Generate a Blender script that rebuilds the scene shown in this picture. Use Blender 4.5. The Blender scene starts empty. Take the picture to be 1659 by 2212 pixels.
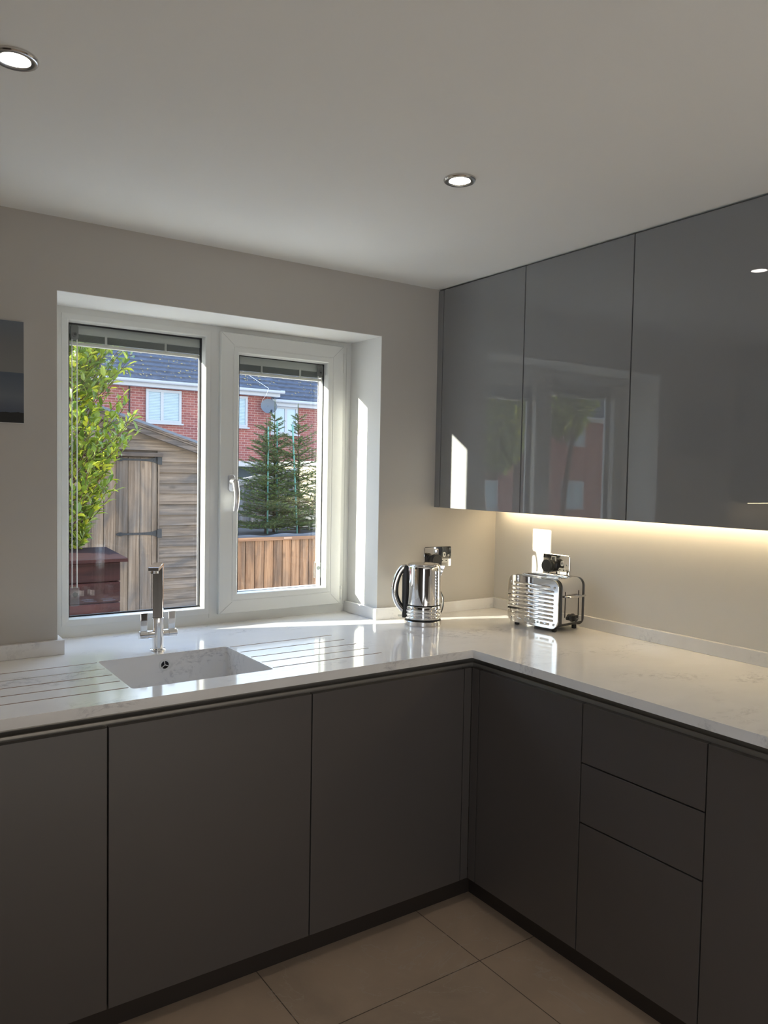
import bpy, bmesh, math, random
from mathutils import Vector, Matrix, Euler
PI = math.pi
S = bpy.context.scene
COL = S.collection

# ---------------------------------------------------------------- camera
cam_d = bpy.data.cameras.new('camera'); cam = bpy.data.objects.new('camera', cam_d); COL.objects.link(cam)
cam_d.sensor_fit = 'VERTICAL'; cam_d.sensor_height = 36.0; cam_d.lens = 36.0 * 1678.48 / 2212
cam_d.clip_start = 0.05; cam_d.clip_end = 300
YAW, PITCH, ROLL = -0.6038, -0.0470, 0.0184
fwd = Vector((-math.sin(YAW) * math.cos(PITCH), math.cos(YAW) * math.cos(PITCH), math.sin(PITCH)))
rgt = Vector((math.cos(YAW), math.sin(YAW), 0)); upv = rgt.cross(fwd)
r2 = math.cos(ROLL) * rgt + math.sin(ROLL) * upv
u2 = -math.sin(ROLL) * rgt + math.cos(ROLL) * upv
M = Matrix((r2, u2, -fwd)).transposed().to_4x4()
M.translation = Vector((-2.4118, -2.6048, 1.4871))
cam.matrix_world = M
S.camera = cam

# ---------------------------------------------------------------- view + sky + sun + room lights
S.view_settings.view_transform = 'Standard'; S.view_settings.look = 'None'
S.view_settings.gamma = 1; S.view_settings.use_curve_mapping = False
S.view_settings.exposure = 0.40
S.cycles.max_bounces = 10; S.cycles.diffuse_bounces = 5; S.cycles.glossy_bounces = 5
S.cycles.transparent_max_bounces = 16; S.cycles.transmission_bounces = 6
S.cycles.caustics_reflective = True; S.cycles.blur_glossy = 0.3; S.cycles.caustics_refractive = False
S.cycles.use_denoising = True
S.cycles.sample_clamp_indirect = 12.0

SKY_STRENGTH = 3.8
SUN_STRENGTH = 25.0
world = bpy.data.worlds.new('sky'); S.world = world; world.use_nodes = True
nt = world.node_tree; nt.nodes.clear()
wo = nt.nodes.new('ShaderNodeOutputWorld'); bg = nt.nodes.new('ShaderNodeBackground')
tc = nt.nodes.new('ShaderNodeTexCoord'); sp = nt.nodes.new('ShaderNodeSeparateXYZ')
cr = nt.nodes.new('ShaderNodeValToRGB')
cr.color_ramp.elements[0].position = 0.0; cr.color_ramp.elements[0].color = (1.0, 0.95, 0.88, 1)
cr.color_ramp.elements[1].position = 0.6; cr.color_ramp.elements[1].color = (0.42, 0.60, 1.0, 1)
e = cr.color_ramp.elements.new(0.2); e.color = (0.78, 0.88, 1.0, 1)
nt.links.new(tc.outputs['Generated'], sp.inputs[0]); nt.links.new(sp.outputs['Z'], cr.inputs[0])
nt.links.new(cr.outputs[0], bg.inputs[0]); bg.inputs[1].default_value = SKY_STRENGTH
nt.links.new(bg.outputs[0], wo.inputs[0])

def add_light(name, kind, loc, direction, energy, color, **kw):
    d = bpy.data.lights.new(name, kind); o = bpy.data.objects.new(name, d); COL.objects.link(o)
    o.location = loc
    o.rotation_euler = Vector(direction).to_track_quat('-Z', 'Y').to_euler()
    d.energy = energy; d.color = color
    for k, v in kw.items(): setattr(d, k, v)
    return o
add_light('sun', 'SUN', (-10, 4, 6), (1, -0.36, -0.24), SUN_STRENGTH, (1.0, 0.93, 0.80), angle=math.radians(0.53))
# added fill lamp behind the photographer, facing up to brighten the ceiling
add_light('ceiling_fill', 'AREA', (-1.6, -3.9, 0.05), (0, 0.3, 1), 27, (1.0, 0.95, 0.87), shape='RECTANGLE', size=2.4, size_y=1.8)

# added cool fill from the left, for an assumed unseen opening behind the photographer
add_light('left_fill', 'AREA', (-3.5, -4.3, 1.25), (1, 0.22, 0.0), 20, (0.82, 0.90, 1.0), shape='RECTANGLE', size=1.3, size_y=1.9)

# ---------------------------------------------------------------- material helpers
def mat(name, base=(0.8, 0.8, 0.8), rough=0.5, metal=0.0, spec=0.5, coat=0.0, coat_rough=0.03, emit=None, emit_s=0.0):
    m = bpy.data.materials.new(name); m.use_nodes = True
    b = m.node_tree.nodes['Principled BSDF']
    b.inputs['Base Color'].default_value = (*base, 1); b.inputs['Roughness'].default_value = rough
    b.inputs['Metallic'].default_value = metal; b.inputs['Specular IOR Level'].default_value = spec
    b.inputs['Coat Weight'].default_value = coat; b.inputs['Coat Roughness'].default_value = coat_rough
    if emit:
        b.inputs['Emission Color'].default_value = (*emit, 1); b.inputs['Emission Strength'].default_value = emit_s
    return m
class NB:
    """little node-building helper"""
    def __init__(s, m): s.m = m; s.t = m.node_tree; s.b = s.t.nodes['Principled BSDF']; s._o = None
    def n(s, kind, **kw):
        x = s.t.nodes.new(kind)
        for k, v in kw.items(): setattr(x, k, v)
        return x
    def l(s, a, b): s.t.links.new(a, b)
    def obj(s):
        if not s._o: s._o = s.n('ShaderNodeTexCoord')
        return s._o.outputs['Object']
    def mapping(s, scale=(1, 1, 1), rot=(0, 0, 0), src=None):
        m = s.n('ShaderNodeMapping'); m.inputs['Scale'].default_value = scale; m.inputs['Rotation'].default_value = rot
        s.l(src or s.obj(), m.inputs[0]); return m.outputs[0]
    def noise(s, vec, scale=5, detail=4, rough=0.5, dist=0.0):
        x = s.n('ShaderNodeTexNoise'); x.inputs['Scale'].default_value = scale; x.inputs['Detail'].default_value = detail
        x.inputs['Roughness'].default_value = rough; x.inputs['Distortion'].default_value = dist
        s.l(vec, x.inputs['Vector']); return x.outputs[0]
    def ramp(s, fac, stops):
        r = s.n('ShaderNodeValToRGB'); cr = r.color_ramp
        while len(cr.elements) > 1: cr.elements.remove(cr.elements[-1])
        cr.elements[0].position = stops[0][0]; cr.elements[0].color = (*stops[0][1], 1)
        for p, c in stops[1:]:
            e = cr.elements.new(p); e.color = (*c, 1)
        s.l(fac, r.inputs[0]); return r.outputs[0]
    def mix(s, fac, a, b, mode='MIX'):
        x = s.n('ShaderNodeMix', data_type='RGBA', blend_type=mode)
        for sock, v in ((x.inputs[0], fac), (x.inputs[6], a), (x.inputs[7], b)):
            if isinstance(v, (int, float)): sock.default_value = v
            elif isinstance(v, tuple): sock.default_value = (*v, 1)
            else: s.l(v, sock)
        return x.outputs[2]
    def math(s, op, a, b=None):
        x = s.n('ShaderNodeMath', operation=op)
        for i, v in enumerate((a, b)):
            if v is None: continue
            if isinstance(v, (int, float)): x.inputs[i].default_value = v
            else: s.l(v, x.inputs[i])
        return x.outputs[0]
    def bump(s, h, strength=0.2, dist=0.001):
        x = s.n('ShaderNodeBump'); x.inputs['Strength'].default_value = strength; x.inputs['Distance'].default_value = dist
        s.l(h, x.inputs['Height']); s.l(x.outputs[0], s.b.inputs['Normal'])
    def color(s, c): s.l(c, s.b.inputs['Base Color'])
    def rough(s, c): s.l(c, s.b.inputs['Roughness'])

MT = {}
# painted plaster
for nm, c in (('wall', (0.54, 0.51, 0.468)), ('ceiling', (0.86, 0.85, 0.815)), ('reveal', (0.78, 0.77, 0.74)), ('wall_lit', (0.74, 0.715, 0.675))):
    m = mat('painted_plaster_' + nm, c, 0.75, spec=0.25); nb = NB(m)
    n1 = nb.noise(nb.obj(), 260, 3); nb.bump(n1, 0.10, 0.0006)
    n2 = nb.noise(nb.obj(), 1.4, 3)
    nb.color(nb.mix(n2, tuple(x * 0.975 for x in c), tuple(min(1, x * 1.02) for x in c)))
    MT[nm] = m
# white quartz with wispy grey veins
def quartz(name, base):
    m = mat(name, base, 0.10, spec=0.5); nb = NB(m)
    w = nb.mapping((1.0, 1.7, 1.4), (0, 0, 0.5))
    big = nb.noise(w, 3.2, 3, 0.5, 0.4)
    vein = nb.noise(w, 9, 8, 0.72, 0.7)
    v1 = nb.math('ABSOLUTE', nb.math('SUBTRACT', vein, 0.5))
    v2 = nb.ramp(v1, [(0.0, (1, 1, 1)), (0.018, (0.6, 0.6, 0.6)), (0.05, (0, 0, 0))])
    msk = nb.ramp(big, [(0.53, (0, 0, 0)), (0.66, (0.85, 0.85, 0.85))])
    fine = nb.ramp(nb.noise(w, 40, 4, 0.6), [(0.40, (0, 0, 0)), (0.60, (1, 1, 1))])
    f = nb.math('MULTIPLY', nb.math('MULTIPLY', v2, msk), fine)
    cloud = nb.ramp(nb.noise(w, 5.5, 5, 0.6), [(0.35, tuple(x * 0.95 for x in base)), (0.7, base)])
    nb.color(nb.mix(nb.math('MULTIPLY', f, 0.62), cloud, (0.27, 0.26, 0.29)))
    nb.bump(nb.noise(nb.obj(), 900, 2), 0.03, 0.0002)
    return m
MT['quartz'] = quartz('white_quartz', (0.85, 0.835, 0.82))
MT['groove'] = mat('groove_stone', (0.50, 0.38, 0.34), 0.5)
# cabinets
m = mat('grey_gloss_lacquer', (0.235, 0.235, 0.238), 0.5, spec=0.0, coat=1.0, coat_rough=0.0); MT['gloss'] = m
m.node_tree.nodes['Principled BSDF'].inputs['Coat IOR'].default_value = 1.62
m = mat('grey_satin_lacquer', (0.083, 0.072, 0.066), 0.42, spec=0.9); nb = NB(m)
nb.bump(nb.noise(nb.obj(), 1500, 2), 0.05, 0.0002); MT['satin'] = m
MT['carcass'] = mat('grey_board_carcass', (0.10, 0.098, 0.095), 0.5)
MT['rail'] = mat('bronze_anodised_rail', (0.36, 0.335, 0.30), 0.38, metal=0.6)
MT['plinth'] = mat('dark_plinth_board', (0.035, 0.026, 0.021), 0.45)
# floor tiles
m = mat('beige_stone_tile', (0.4, 0.34, 0.28), 0.32, spec=0.4); nb = NB(m)
br = nb.n('ShaderNodeTexBrick'); br.offset = 0.0; br.squash = 1.0
mp = nb.n('ShaderNodeMapping'); mp.inputs['Location'].default_value = (0.828, 0.872, 0); nb.l(nb.obj(), mp.inputs[0]); nb.l(mp.outputs[0], br.inputs['Vector'])
br.inputs['Scale'].default_value = 1.0; br.inputs['Mortar Size'].default_value = 0.0016; br.inputs['Mortar Smooth'].default_value = 0.1
br.inputs['Brick Width'].default_value = 0.597; br.inputs['Row Height'].default_value = 0.597
br.inputs['Color1'].default_value = (0.52, 0.395, 0.29, 1); br.inputs['Color2'].default_value = (0.49, 0.38, 0.285, 1); br.inputs['Mortar'].default_value = (0.15, 0.115, 0.085, 1)
cl = nb.ramp(nb.noise(nb.obj(), 3.5, 6, 0.6, 0.5), [(0.3, (0.80, 0.80, 0.80)), (0.7, (1.08, 1.06, 1.03))])
vn = nb.math('ABSOLUTE', nb.math('SUBTRACT', nb.noise(nb.obj(), 1.6, 6, 0.6, 1.2), 0.5))
vv = nb.ramp(vn, [(0.0, (0.45, 0.45, 0.45)), (0.006, (0, 0, 0))])
c0 = nb.mix(1.0, br.outputs['Color'], cl, 'MULTIPLY'); nb.color(nb.mix(vv, c0, (0.55, 0.48, 0.40)))
nb.bump(nb.math('SUBTRACT', 1.0, br.outputs['Fac']), 0.5, 0.001); MT['tile'] = m
# window plastic and metals
MT['upvc'] = mat('white_upvc', (0.72, 0.72, 0.69), 0.28, spec=0.5)
MT['gasket'] = mat('black_rubber_gasket', (0.012, 0.012, 0.016), 0.5)
MT['seam'] = mat('upvc_weld_seam', (0.42, 0.42, 0.40), 0.5)
MT['chrome'] = mat('polished_chrome', (0.82, 0.81, 0.80), 0.045, metal=1.0)
MT['steel'] = mat('brushed_steel', (0.68, 0.66, 0.64), 0.16, metal=1.0)
MT['satin_chrome'] = mat('satin_aluminium', (0.66, 0.66, 0.68), 0.30, metal=0.9)
MT['black'] = mat('black_plastic', (0.014, 0.014, 0.015), 0.32)
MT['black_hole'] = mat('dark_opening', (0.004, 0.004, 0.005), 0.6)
MT['charcoal'] = mat('charcoal_plastic', (0.030, 0.033, 0.035), 0.4)
MT['white_plastic'] = mat('white_plastic', (0.75, 0.75, 0.72), 0.4)
MT['blind'] = mat('blind_powder_coat', (0.50, 0.51, 0.49), 0.35)
MT['slat'] = mat('blind_slat_grey', (0.22, 0.235, 0.225), 0.35)
MT['blind_rail'] = mat('blind_bottom_rail', (0.78, 0.75, 0.68), 0.4)
MT['cord'] = mat('white_cord', (0.72, 0.71, 0.68), 0.7)
MT['canvas_side'] = mat('white_canvas_edge', (0.7, 0.69, 0.66), 0.8)
def glassy(name, tint=(0.97, 0.98, 0.98), ior=1.5, body=0.0, body_col=(0.8, 0.8, 0.8), rough=0.0):
    m = bpy.data.materials.new(name); m.use_nodes = True; t = m.node_tree; t.nodes.clear()
    o = t.nodes.new('ShaderNodeOutputMaterial'); tr = t.nodes.new('ShaderNodeBsdfTransparent'); gl = t.nodes.new('ShaderNodeBsdfGlossy')
    fr = t.nodes.new('ShaderNodeFresnel'); mx = t.nodes.new('ShaderNodeMixShader')
    tr.inputs[0].default_value = (*tint, 1); gl.inputs['Roughness'].default_value = rough; fr.inputs[0].default_value = ior
    ge = t.nodes.new('ShaderNodeNewGeometry'); sb = t.nodes.new('ShaderNodeMath'); sb.operation = 'SUBTRACT'; sb.inputs[0].default_value = 1.0; t.links.new(ge.outputs['Backfacing'], sb.inputs[1])
    mu = t.nodes.new('ShaderNodeMath'); mu.operation = 'MULTIPLY'; t.links.new(fr.outputs[0], mu.inputs[0]); t.links.new(sb.outputs[0], mu.inputs[1]); t.links.new(mu.outputs[0], mx.inputs[0]); t.links.new(tr.outputs[0], mx.inputs[1]); t.links.new(gl.outputs[0], mx.inputs[2])
    last = mx
    if body > 0:
        df = t.nodes.new('ShaderNodeBsdfDiffuse'); df.inputs[0].default_value = (*body_col, 1)
        m2 = t.nodes.new('ShaderNodeMixShader'); m2.inputs[0].default_value = body
        t.links.new(mx.outputs[0], m2.inputs[1]); t.links.new(df.outputs[0], m2.inputs[2]); last = m2
    t.links.new(last.outputs[0], o.inputs[0]); return m
MT['glass'] = glassy('window_glass', (0.96, 0.975, 0.97))
MT['clear'] = glassy('clear_moulded_plastic', (0.90, 0.92, 0.92), 1.5, 0.10, (0.5, 0.52, 0.52), 0.05)
MT['smoke'] = glassy('grey_clear_plastic', (0.7, 0.72, 0.72), 1.5, 0.5, (0.30, 0.31, 0.30), 0.08)
def emitter(name, col, s):
    m = bpy.data.materials.new(name); m.use_nodes = True; t = m.node_tree; t.nodes.clear()
    o = t.nodes.new('ShaderNodeOutputMaterial'); e = t.nodes.new('ShaderNodeEmission'); e.inputs[0].default_value = (*col, 1); e.inputs[1].default_value = s
    t.links.new(e.outputs[0], o.inputs[0]); return m
MT['lamp'] = emitter('downlight_glow', (1.0, 0.92, 0.85), 14.0)
MT['led'] = emitter('warm_led_strip', (1.0, 0.78, 0.46), 21)
# exterior woods
def wood(name, c1, c2, c3, axis, rough=0.75):
    """axis = grain direction 0 x, 2 z"""
    m = mat(name, c1, rough, spec=0.2); nb = NB(m)
    g = nb.n('ShaderNodeNewGeometry')
    off = nb.n('ShaderNodeVectorMath', operation='ADD')
    cx = nb.n('ShaderNodeCombineXYZ'); rr = nb.math('MULTIPLY', g.outputs['Random Per Island'], 37.0)
    for i in range(3): nb.l(rr, cx.inputs[i])
    nb.l(nb.obj(), off.inputs[0]); nb.l(cx.outputs[0], off.inputs[1])
    sc = [30, 30, 30]; sc[axis] = 0.9
    v = nb.mapping(tuple(sc), src=off.outputs[0])
    n1 = nb.noise(v, 1.0, 9, 0.72, 1.1)
    sc2 = [7, 7, 7]; sc2[axis] = 2.0
    v2 = nb.mapping(tuple(sc2), src=off.outputs[0])
    n2 = nb.noise(v2, 1.0, 4, 0.55, 0.8)
    col = nb.ramp(n1, [(0.34, tuple(x * 0.75 for x in c2)), (0.5, c1), (0.64, tuple(x * 1.15 for x in c3))])
    patch = nb.ramp(n2, [(0.36, (0.62, 0.66, 0.74)), (0.62, (1.12, 1.05, 0.98))])
    c = nb.mix(1.0, col, patch, 'MULTIPLY')
    vo = nb.n('ShaderNodeTexVoronoi'); vo.inputs['Scale'].default_value = 1.0
    sc3 = [9, 9, 9]; sc3[axis] = 4.0
    nb.l(nb.mapping(tuple(sc3), src=off.outputs[0]), vo.inputs['Vector'])
    kn = nb.ramp(vo.outputs['Distance'], [(0.0, (1, 1, 1)), (0.08, (0.6, 0.6, 0.6)), (0.17, (0, 0, 0))])
    c = nb.mix(nb.math('MULTIPLY', kn, 0.7), c, tuple(x * 0.35 for x in c1))
    b1 = nb.math('MULTIPLY', g.outputs['Random Per Island'], 0.22); b2 = nb.math('ADD', b1, 0.88)
    cc = nb.n('ShaderNodeCombineXYZ')
    for i in range(3): nb.l(b2, cc.inputs[i])
    nb.color(nb.mix(1.0, c, cc.outputs[0], 'MULTIPLY')); nb.bump(n1, 0.4, 0.002)
    return m
MT['shed_v'] = wood('weathered_door_boards', (0.156, 0.113, 0.081), (0.113, 0.079, 0.054), (0.195, 0.154, 0.117), 2)
MT['shed_h'] = wood('weathered_cladding', (0.140, 0.107, 0.081), (0.094, 0.068, 0.051), (0.179, 0.140, 0.110), 0)
MT['shed_dark'] = wood('weathered_roof_edge', (0.098, 0.073, 0.057), (0.058, 0.044, 0.035), (0.140, 0.113, 0.096), 0)
MT['planter_wood'] = wood('orange_brown_boards', (0.281, 0.149, 0.077), (0.205, 0.100, 0.049), (0.325, 0.189, 0.104), 2)
MT['planter_rail'] = wood('orange_brown_rail', (0.226, 0.115, 0.062), (0.163, 0.073, 0.039), (0.281, 0.158, 0.088), 0)
MT['red_wood'] = wood('red_stained_boards', (0.032, 0.009, 0.008), (0.024, 0.007, 0.006), (0.040, 0.012, 0.010), 0)
MT['grey_wood'] = wood('silvered_fence_boards', (0.13, 0.115, 0.105), (0.08, 0.07, 0.062), (0.19, 0.175, 0.165), 2)
MT['grey_cap'] = wood('silvered_fence_cap', (0.27, 0.255, 0.24), (0.22, 0.20, 0.19), (0.34, 0.32, 0.31), 0)
MT['iron'] = mat('black_iron', (0.012, 0.013, 0.016), 0.55, metal=0.3)
MT['felt'] = mat('slate_grey_membrane', (0.083, 0.094, 0.120), 0.6)
MT['soil'] = mat('dark_soil', (0.031, 0.023, 0.016), 0.95)
MT['copper'] = mat('copper_tag', (0.390, 0.234, 0.146), 0.45, metal=0.3)
# brick
m = mat('red_brick', (0.260, 0.104, 0.078), 0.85, spec=0.2); nb = NB(m)
sx = nb.n('ShaderNodeSeparateXYZ'); nb.l(nb.obj(), sx.inputs[0]); cx = nb.n('ShaderNodeCombineXYZ')
nb.l(sx.outputs['X'], cx.inputs[0]); nb.l(sx.outputs['Z'], cx.inputs[1])
br = nb.n('ShaderNodeTexBrick'); nb.l(cx.outputs[0], br.inputs['Vector']); br.inputs['Scale'].default_value = 1.0
br.inputs['Brick Width'].default_value = 0.225; br.inputs['Row Height'].default_value = 0.075; br.inputs['Mortar Size'].default_value = 0.007
br.inputs['Color1'].default_value = (0.230, 0.078, 0.062, 1); br.inputs['Color2'].default_value = (0.165, 0.050, 0.045, 1); br.inputs['Mortar'].default_value = (0.290, 0.200, 0.170, 1)
n = nb.ramp(nb.noise(cx.outputs[0], 1.3, 3), [(0.3, (0.88, 0.88, 0.92)), (0.7, (1.1, 1.05, 1.02))])
nb.color(nb.mix(1.0, br.outputs['Color'], n, 'MULTIPLY')); MT['brick'] = m
m = mat('blue_grey_roof_tile', (0.03, 0.035, 0.05), 0.75, spec=0.15); nb = NB(m)
n = nb.noise(nb.obj(), 6, 5, 0.7); nb.color(nb.ramp(n, [(0.3, (0.043, 0.050, 0.068)), (0.7, (0.080, 0.088, 0.112))])); MT['roof'] = m
MT['fascia'] = mat('white_fascia', (0.30, 0.30, 0.31), 0.45)
MT['house_blind'] = mat('pale_blue_house_blind', (0.286, 0.354, 0.395), 0.3)
MT['house_slat'] = mat('grey_blue_shadow_line', (0.125, 0.187, 0.234), 0.4)
MT['cream_wall'] = mat('cream_render', (0.442, 0.374, 0.270), 0.8)
MT['shaded_wall'] = mat('shaded_blue_wall', (0.031, 0.042, 0.052), 0.8)  # the far wall's shade is put into this dark blue
MT['dish'] = mat('dark_grey_dish', (0.078, 0.086, 0.099), 0.5)
MT['leaf_dry'] = mat('dry_yellow_leaf', (0.26, 0.19, 0.06), 0.7)
MT['paving'] = mat('pale_paving', (0.72, 0.69, 0.64), 0.8)
MT['stake'] = mat('green_plastic_cane', (0.104, 0.270, 0.218), 0.45)
MT['bark'] = mat('brown_bark', (0.083, 0.044, 0.026), 0.85)
MT['redstem'] = mat('reddish_twig', (0.075, 0.030, 0.016), 0.8)
def leafmat(name, a, b, trans):
    m = bpy.data.materials.new(name); m.use_nodes = True; nb = NB(m); t = m.node_tree
    g = nb.n('ShaderNodeNewGeometry'); col = nb.ramp(g.outputs['Random Per Island'], [(0.0, a), (0.75, b), (1.0, trans)])
    nb.color(col); nb.b.inputs['Roughness'].default_value = 0.32
    tl = nb.n('ShaderNodeBsdfTranslucent'); nb.l(col, tl.inputs[0]); mx = nb.n('ShaderNodeMixShader'); mx.inputs[0].default_value = 0.4
    nb.l(nb.b.outputs[0], mx.inputs[1]); nb.l(tl.outputs[0], mx.inputs[2]); nb.l(mx.outputs[0], t.nodes['Material Output'].inputs[0])
    return m
MT['leaf'] = leafmat('glossy_green_leaf', (0.10, 0.165, 0.026), (0.25, 0.30, 0.032), (0.60, 0.58, 0.05))
MT['needle'] = leafmat('spruce_needles', (0.045, 0.085, 0.025), (0.10, 0.145, 0.034), (0.30, 0.29, 0.04))
# lake picture
m = mat('printed_lake_scene', (0.1, 0.1, 0.1), 0.55); nb = NB(m)
sx = nb.n('ShaderNodeSeparateXYZ'); nb.l(nb.obj(), sx.inputs[0])
hn = nb.noise(nb.mapping((14, 0, 0)), 1.0, 6, 0.7); hx = nb.math('MULTIPLY', nb.math('ADD', sx.outputs['X'], 0.0), -0.32)
hill = nb.math('ADD', nb.math('ADD', nb.math('MULTIPLY', hn, 0.022), hx), 0.186)
sky = nb.ramp(nb.math('MULTIPLY', nb.math('SUBTRACT', sx.outputs['Z'], 0.17), 7.5), [(0.0, (0.20, 0.195, 0.185)), (0.55, (0.165, 0.165, 0.165)), (1.0, (0.13, 0.15, 0.175))])
wat = nb.ramp(nb.math('ADD', nb.math('MULTIPLY', sx.outputs['Z'], 6.5), nb.math('MULTIPLY', nb.noise(nb.mapping((2, 1, 30)), 1.0, 3), 0.15)), [(0.25, (0.055, 0.07, 0.105)), (0.6, (0.13, 0.145, 0.165)), (1.0, (0.075, 0.095, 0.125))])
shore = nb.math('ADD', nb.math('MULTIPLY', nb.noise(nb.mapping((40, 0, 0)), 1.0, 4), 0.012), 0.026)
c = nb.mix(nb.math('GREATER_THAN', sx.outputs['Z'], hill), (0.012, 0.014, 0.026), sky)
c = nb.mix(nb.math('GREATER_THAN', sx.outputs['Z'], 0.152), wat, c)
c = nb.mix(nb.math('GREATER_THAN', sx.outputs['Z'], shore), (0.006, 0.006, 0.005), c)
nb.color(c); MT['lake'] = m

# ---------------------------------------------------------------- mesh helpers
def add_box(bm, x0, x1, y0, y1, z0, z1, bevel=0.0, seg=2):
    vs = [bm.verts.new((x, y, z)) for z in (z0, z1) for y in (y0, y1) for x in (x0, x1)]
    fs = [(0, 2, 3, 1), (4, 5, 7, 6), (0, 1, 5, 4), (2, 6, 7, 3), (0, 4, 6, 2), (1, 3, 7, 5)]
    faces = [bm.faces.new([vs[i] for i in f]) for f in fs]
    if bevel > 0:
        es = {e for f in faces for e in f.edges}
        bmesh.ops.bevel(bm, geom=list(es), offset=bevel, segments=seg, affect='EDGES', profile=0.6)
def box(x0, x1, y0, y1, z0, z1, bevel=0.0, seg=2):
    bm = bmesh.new(); add_box(bm, x0, x1, y0, y1, z0, z1, bevel, seg); return bm
def add_loops(bm, loops, cap=True, closed=False):
    """bridge successive closed loops of points"""
    rings = [[bm.verts.new(p) for p in L] for L in loops]
    n = len(rings[0]); k = len(rings)
    for i in range(k if closed else k - 1):
        a, b = rings[i], rings[(i + 1) % k]
        for j in range(n): bm.faces.new((a[j], a[(j + 1) % n], b[(j + 1) % n], b[j]))
    if cap and not closed:
        bm.faces.new(list(reversed(rings[0]))); bm.faces.new(rings[-1])
def add_lathe(bm, prof, cx=0, cy=0, seg=48, axis='z', cap=True):
    loops = []
    for r, h in prof:
        L = []
        for i in range(seg):
            a = 2 * PI * i / seg; c, s = r * math.cos(a), r * math.sin(a)
            L.append({'z': (cx + c, cy + s, h), 'y': (cx + c, h, cy + s), 'x': (h, cx + c, cy + s)}[axis])
        loops.append(L)
    add_loops(bm, loops, cap)
def add_tube(bm, pts, rad, seg=10, cap=True, flat=None):
    pts = [Vector(p) for p in pts]; loops = []; up = None
    for i, p in enumerate(pts):
        t = (pts[min(i + 1, len(pts) - 1)] - pts[max(i - 1, 0)]).normalized()
        if up is None:
            up = Vector(flat) if flat else (Vector((0, 0, 1)) if abs(t.z) < 0.9 else Vector((1, 0, 0)))
        a = (up - up.dot(t) * t)
        a = a.normalized() if a.length > 1e-6 else Vector((1, 0, 0)); b = t.cross(a); up = a
        r = rad[i] if isinstance(rad, list) else rad
        ra, rb = r if isinstance(r, tuple) else (r, r)
        loops.append([p + a * ra * math.cos(2 * PI * j / seg) + b * rb * math.sin(2 * PI * j / seg) for j in range(seg)])
    add_loops(bm, loops, cap)
def rrect(w, h, r, seg=6):
    """rounded rectangle centred on 0, list of (u,v)"""
    o = []
    for cx, cy, a0 in ((w - r, h - r, 0), (-w + r, h - r, 90), (-w + r, -h + r, 180), (w - r, -h + r, 270)):
        for i in range(seg + 1):
            a = math.radians(a0 + 90 * i / seg); o.append((cx + r * math.cos(a), cy + r * math.sin(a)))
    return o
def add_ring(bm, x0, x1, z0, z1, prof, closed=True):
    """mitred rectangular ring in the xz plane; prof = (inset, y)"""
    loops = []
    for d, y in prof: loops.append([(x0 + d, y, z0 + d), (x1 - d, y, z0 + d), (x1 - d, y, z1 - d), (x0 + d, y, z1 - d)])
    add_loops(bm, loops, cap=False, closed=closed)
def obj(name, bm, m, parent=None, loc=(0, 0, 0), smooth=False, rot=None):
    bmesh.ops.recalc_face_normals(bm, faces=bm.faces)
    me = bpy.data.meshes.new(name); bm.to_mesh(me); bm.free()
    me.materials.append(MT[m] if isinstance(m, str) else m)
    if smooth:
        for p in me.polygons: p.use_smooth = True
        try: me.set_sharp_from_angle(angle=math.radians(35))
        except Exception: pass
    o = bpy.data.objects.new(name, me); COL.objects.link(o); o.location = loc
    if rot: o.rotation_euler = rot
    if parent: o.parent = parent
    return o
def tag(o, label=None, cat=None, group=None, kind=None):
    if label: o['label'] = label
    if cat: o['category'] = cat
    if group: o['group'] = group
    if kind: o['kind'] = kind
    return o
def thing(name, label, cat, loc=(0, 0, 0), rotz=0, group=None):
    o = bpy.data.objects.new(name, None); COL.objects.link(o); o.location = loc; o.rotation_euler = (0, 0, rotz)
    o.empty_display_size = 0.05
    return tag(o, label, cat, group)
def struct(name, bm, m, parent=None, **kw):
    o = obj(name, bm, m, parent, **kw)
    if not parent: o['kind'] = 'structure'
    return o
def text_mesh(txt, size, ext, m, name, parent, loc, rot):
    cu = bpy.data.curves.new('lettering_curve', 'FONT'); cu.body = txt; cu.size = size; cu.extrude = ext; cu.align_x = 'CENTER'; cu.align_y = 'CENTER'; cu.offset = size * 0.018
    t = bpy.data.objects.new('lettering_tmp', cu); COL.objects.link(t)
    dg = bpy.context.evaluated_depsgraph_get(); me = bpy.data.meshes.new_from_object(t.evaluated_get(dg))
    bpy.data.objects.remove(t); me.materials.clear(); me.materials.append(MT[m])
    o = bpy.data.objects.new(name, me); COL.objects.link(o); o.parent = parent; o.location = loc; o.rotation_euler = rot
    return o

# ================================================================ ROOM SHELL
ZC = 2.271; XL, XR, ZT, RD = -1.8702, -0.6405, 2.046, 0.23; H = 0.90; T = 0.028
D, E_ = 0.6244, 0.6693; DF, EF = 0.5984, 0.6456; ZD, ZP = 0.8296, 0.0866
WX, WY = -3.6, -5.6
struct('floor', box(WX, 0, WY, 0, -0.06, 0), 'tile')
struct('ceiling', box(WX - .1, 0.1, WY - .1, 0.34, ZC, ZC + 0.08), 'ceiling')
bm = bmesh.new()
ZB0 = 0.872
add_box(bm, WX - .1, XL, 0, 0.34, -0.06, ZC)
add_box(bm, XR, 0.1, 0, 0.34, -0.06, ZC)
add_box(bm, XL, XR, 0, 0.34, ZT, ZC)
add_box(bm, XL, XR, 0, 0.34, -0.06, ZB0)
struct('wall_back', bm, 'wall')
struct('wall_right', box(0, 0.1, WY, 0, -0.06, ZC), 'wall_lit')  # wall paint lightened here, the brighter light is put into its colour
struct('wall_left', box(WX - .1, WX, WY, 0, -0.06, ZC), 'wall')
bm = bmesh.new()
add_box(bm, WX, 0, WY - .1, WY, -0.06, ZC)
struct('wall_front', bm, 'wall')
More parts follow.
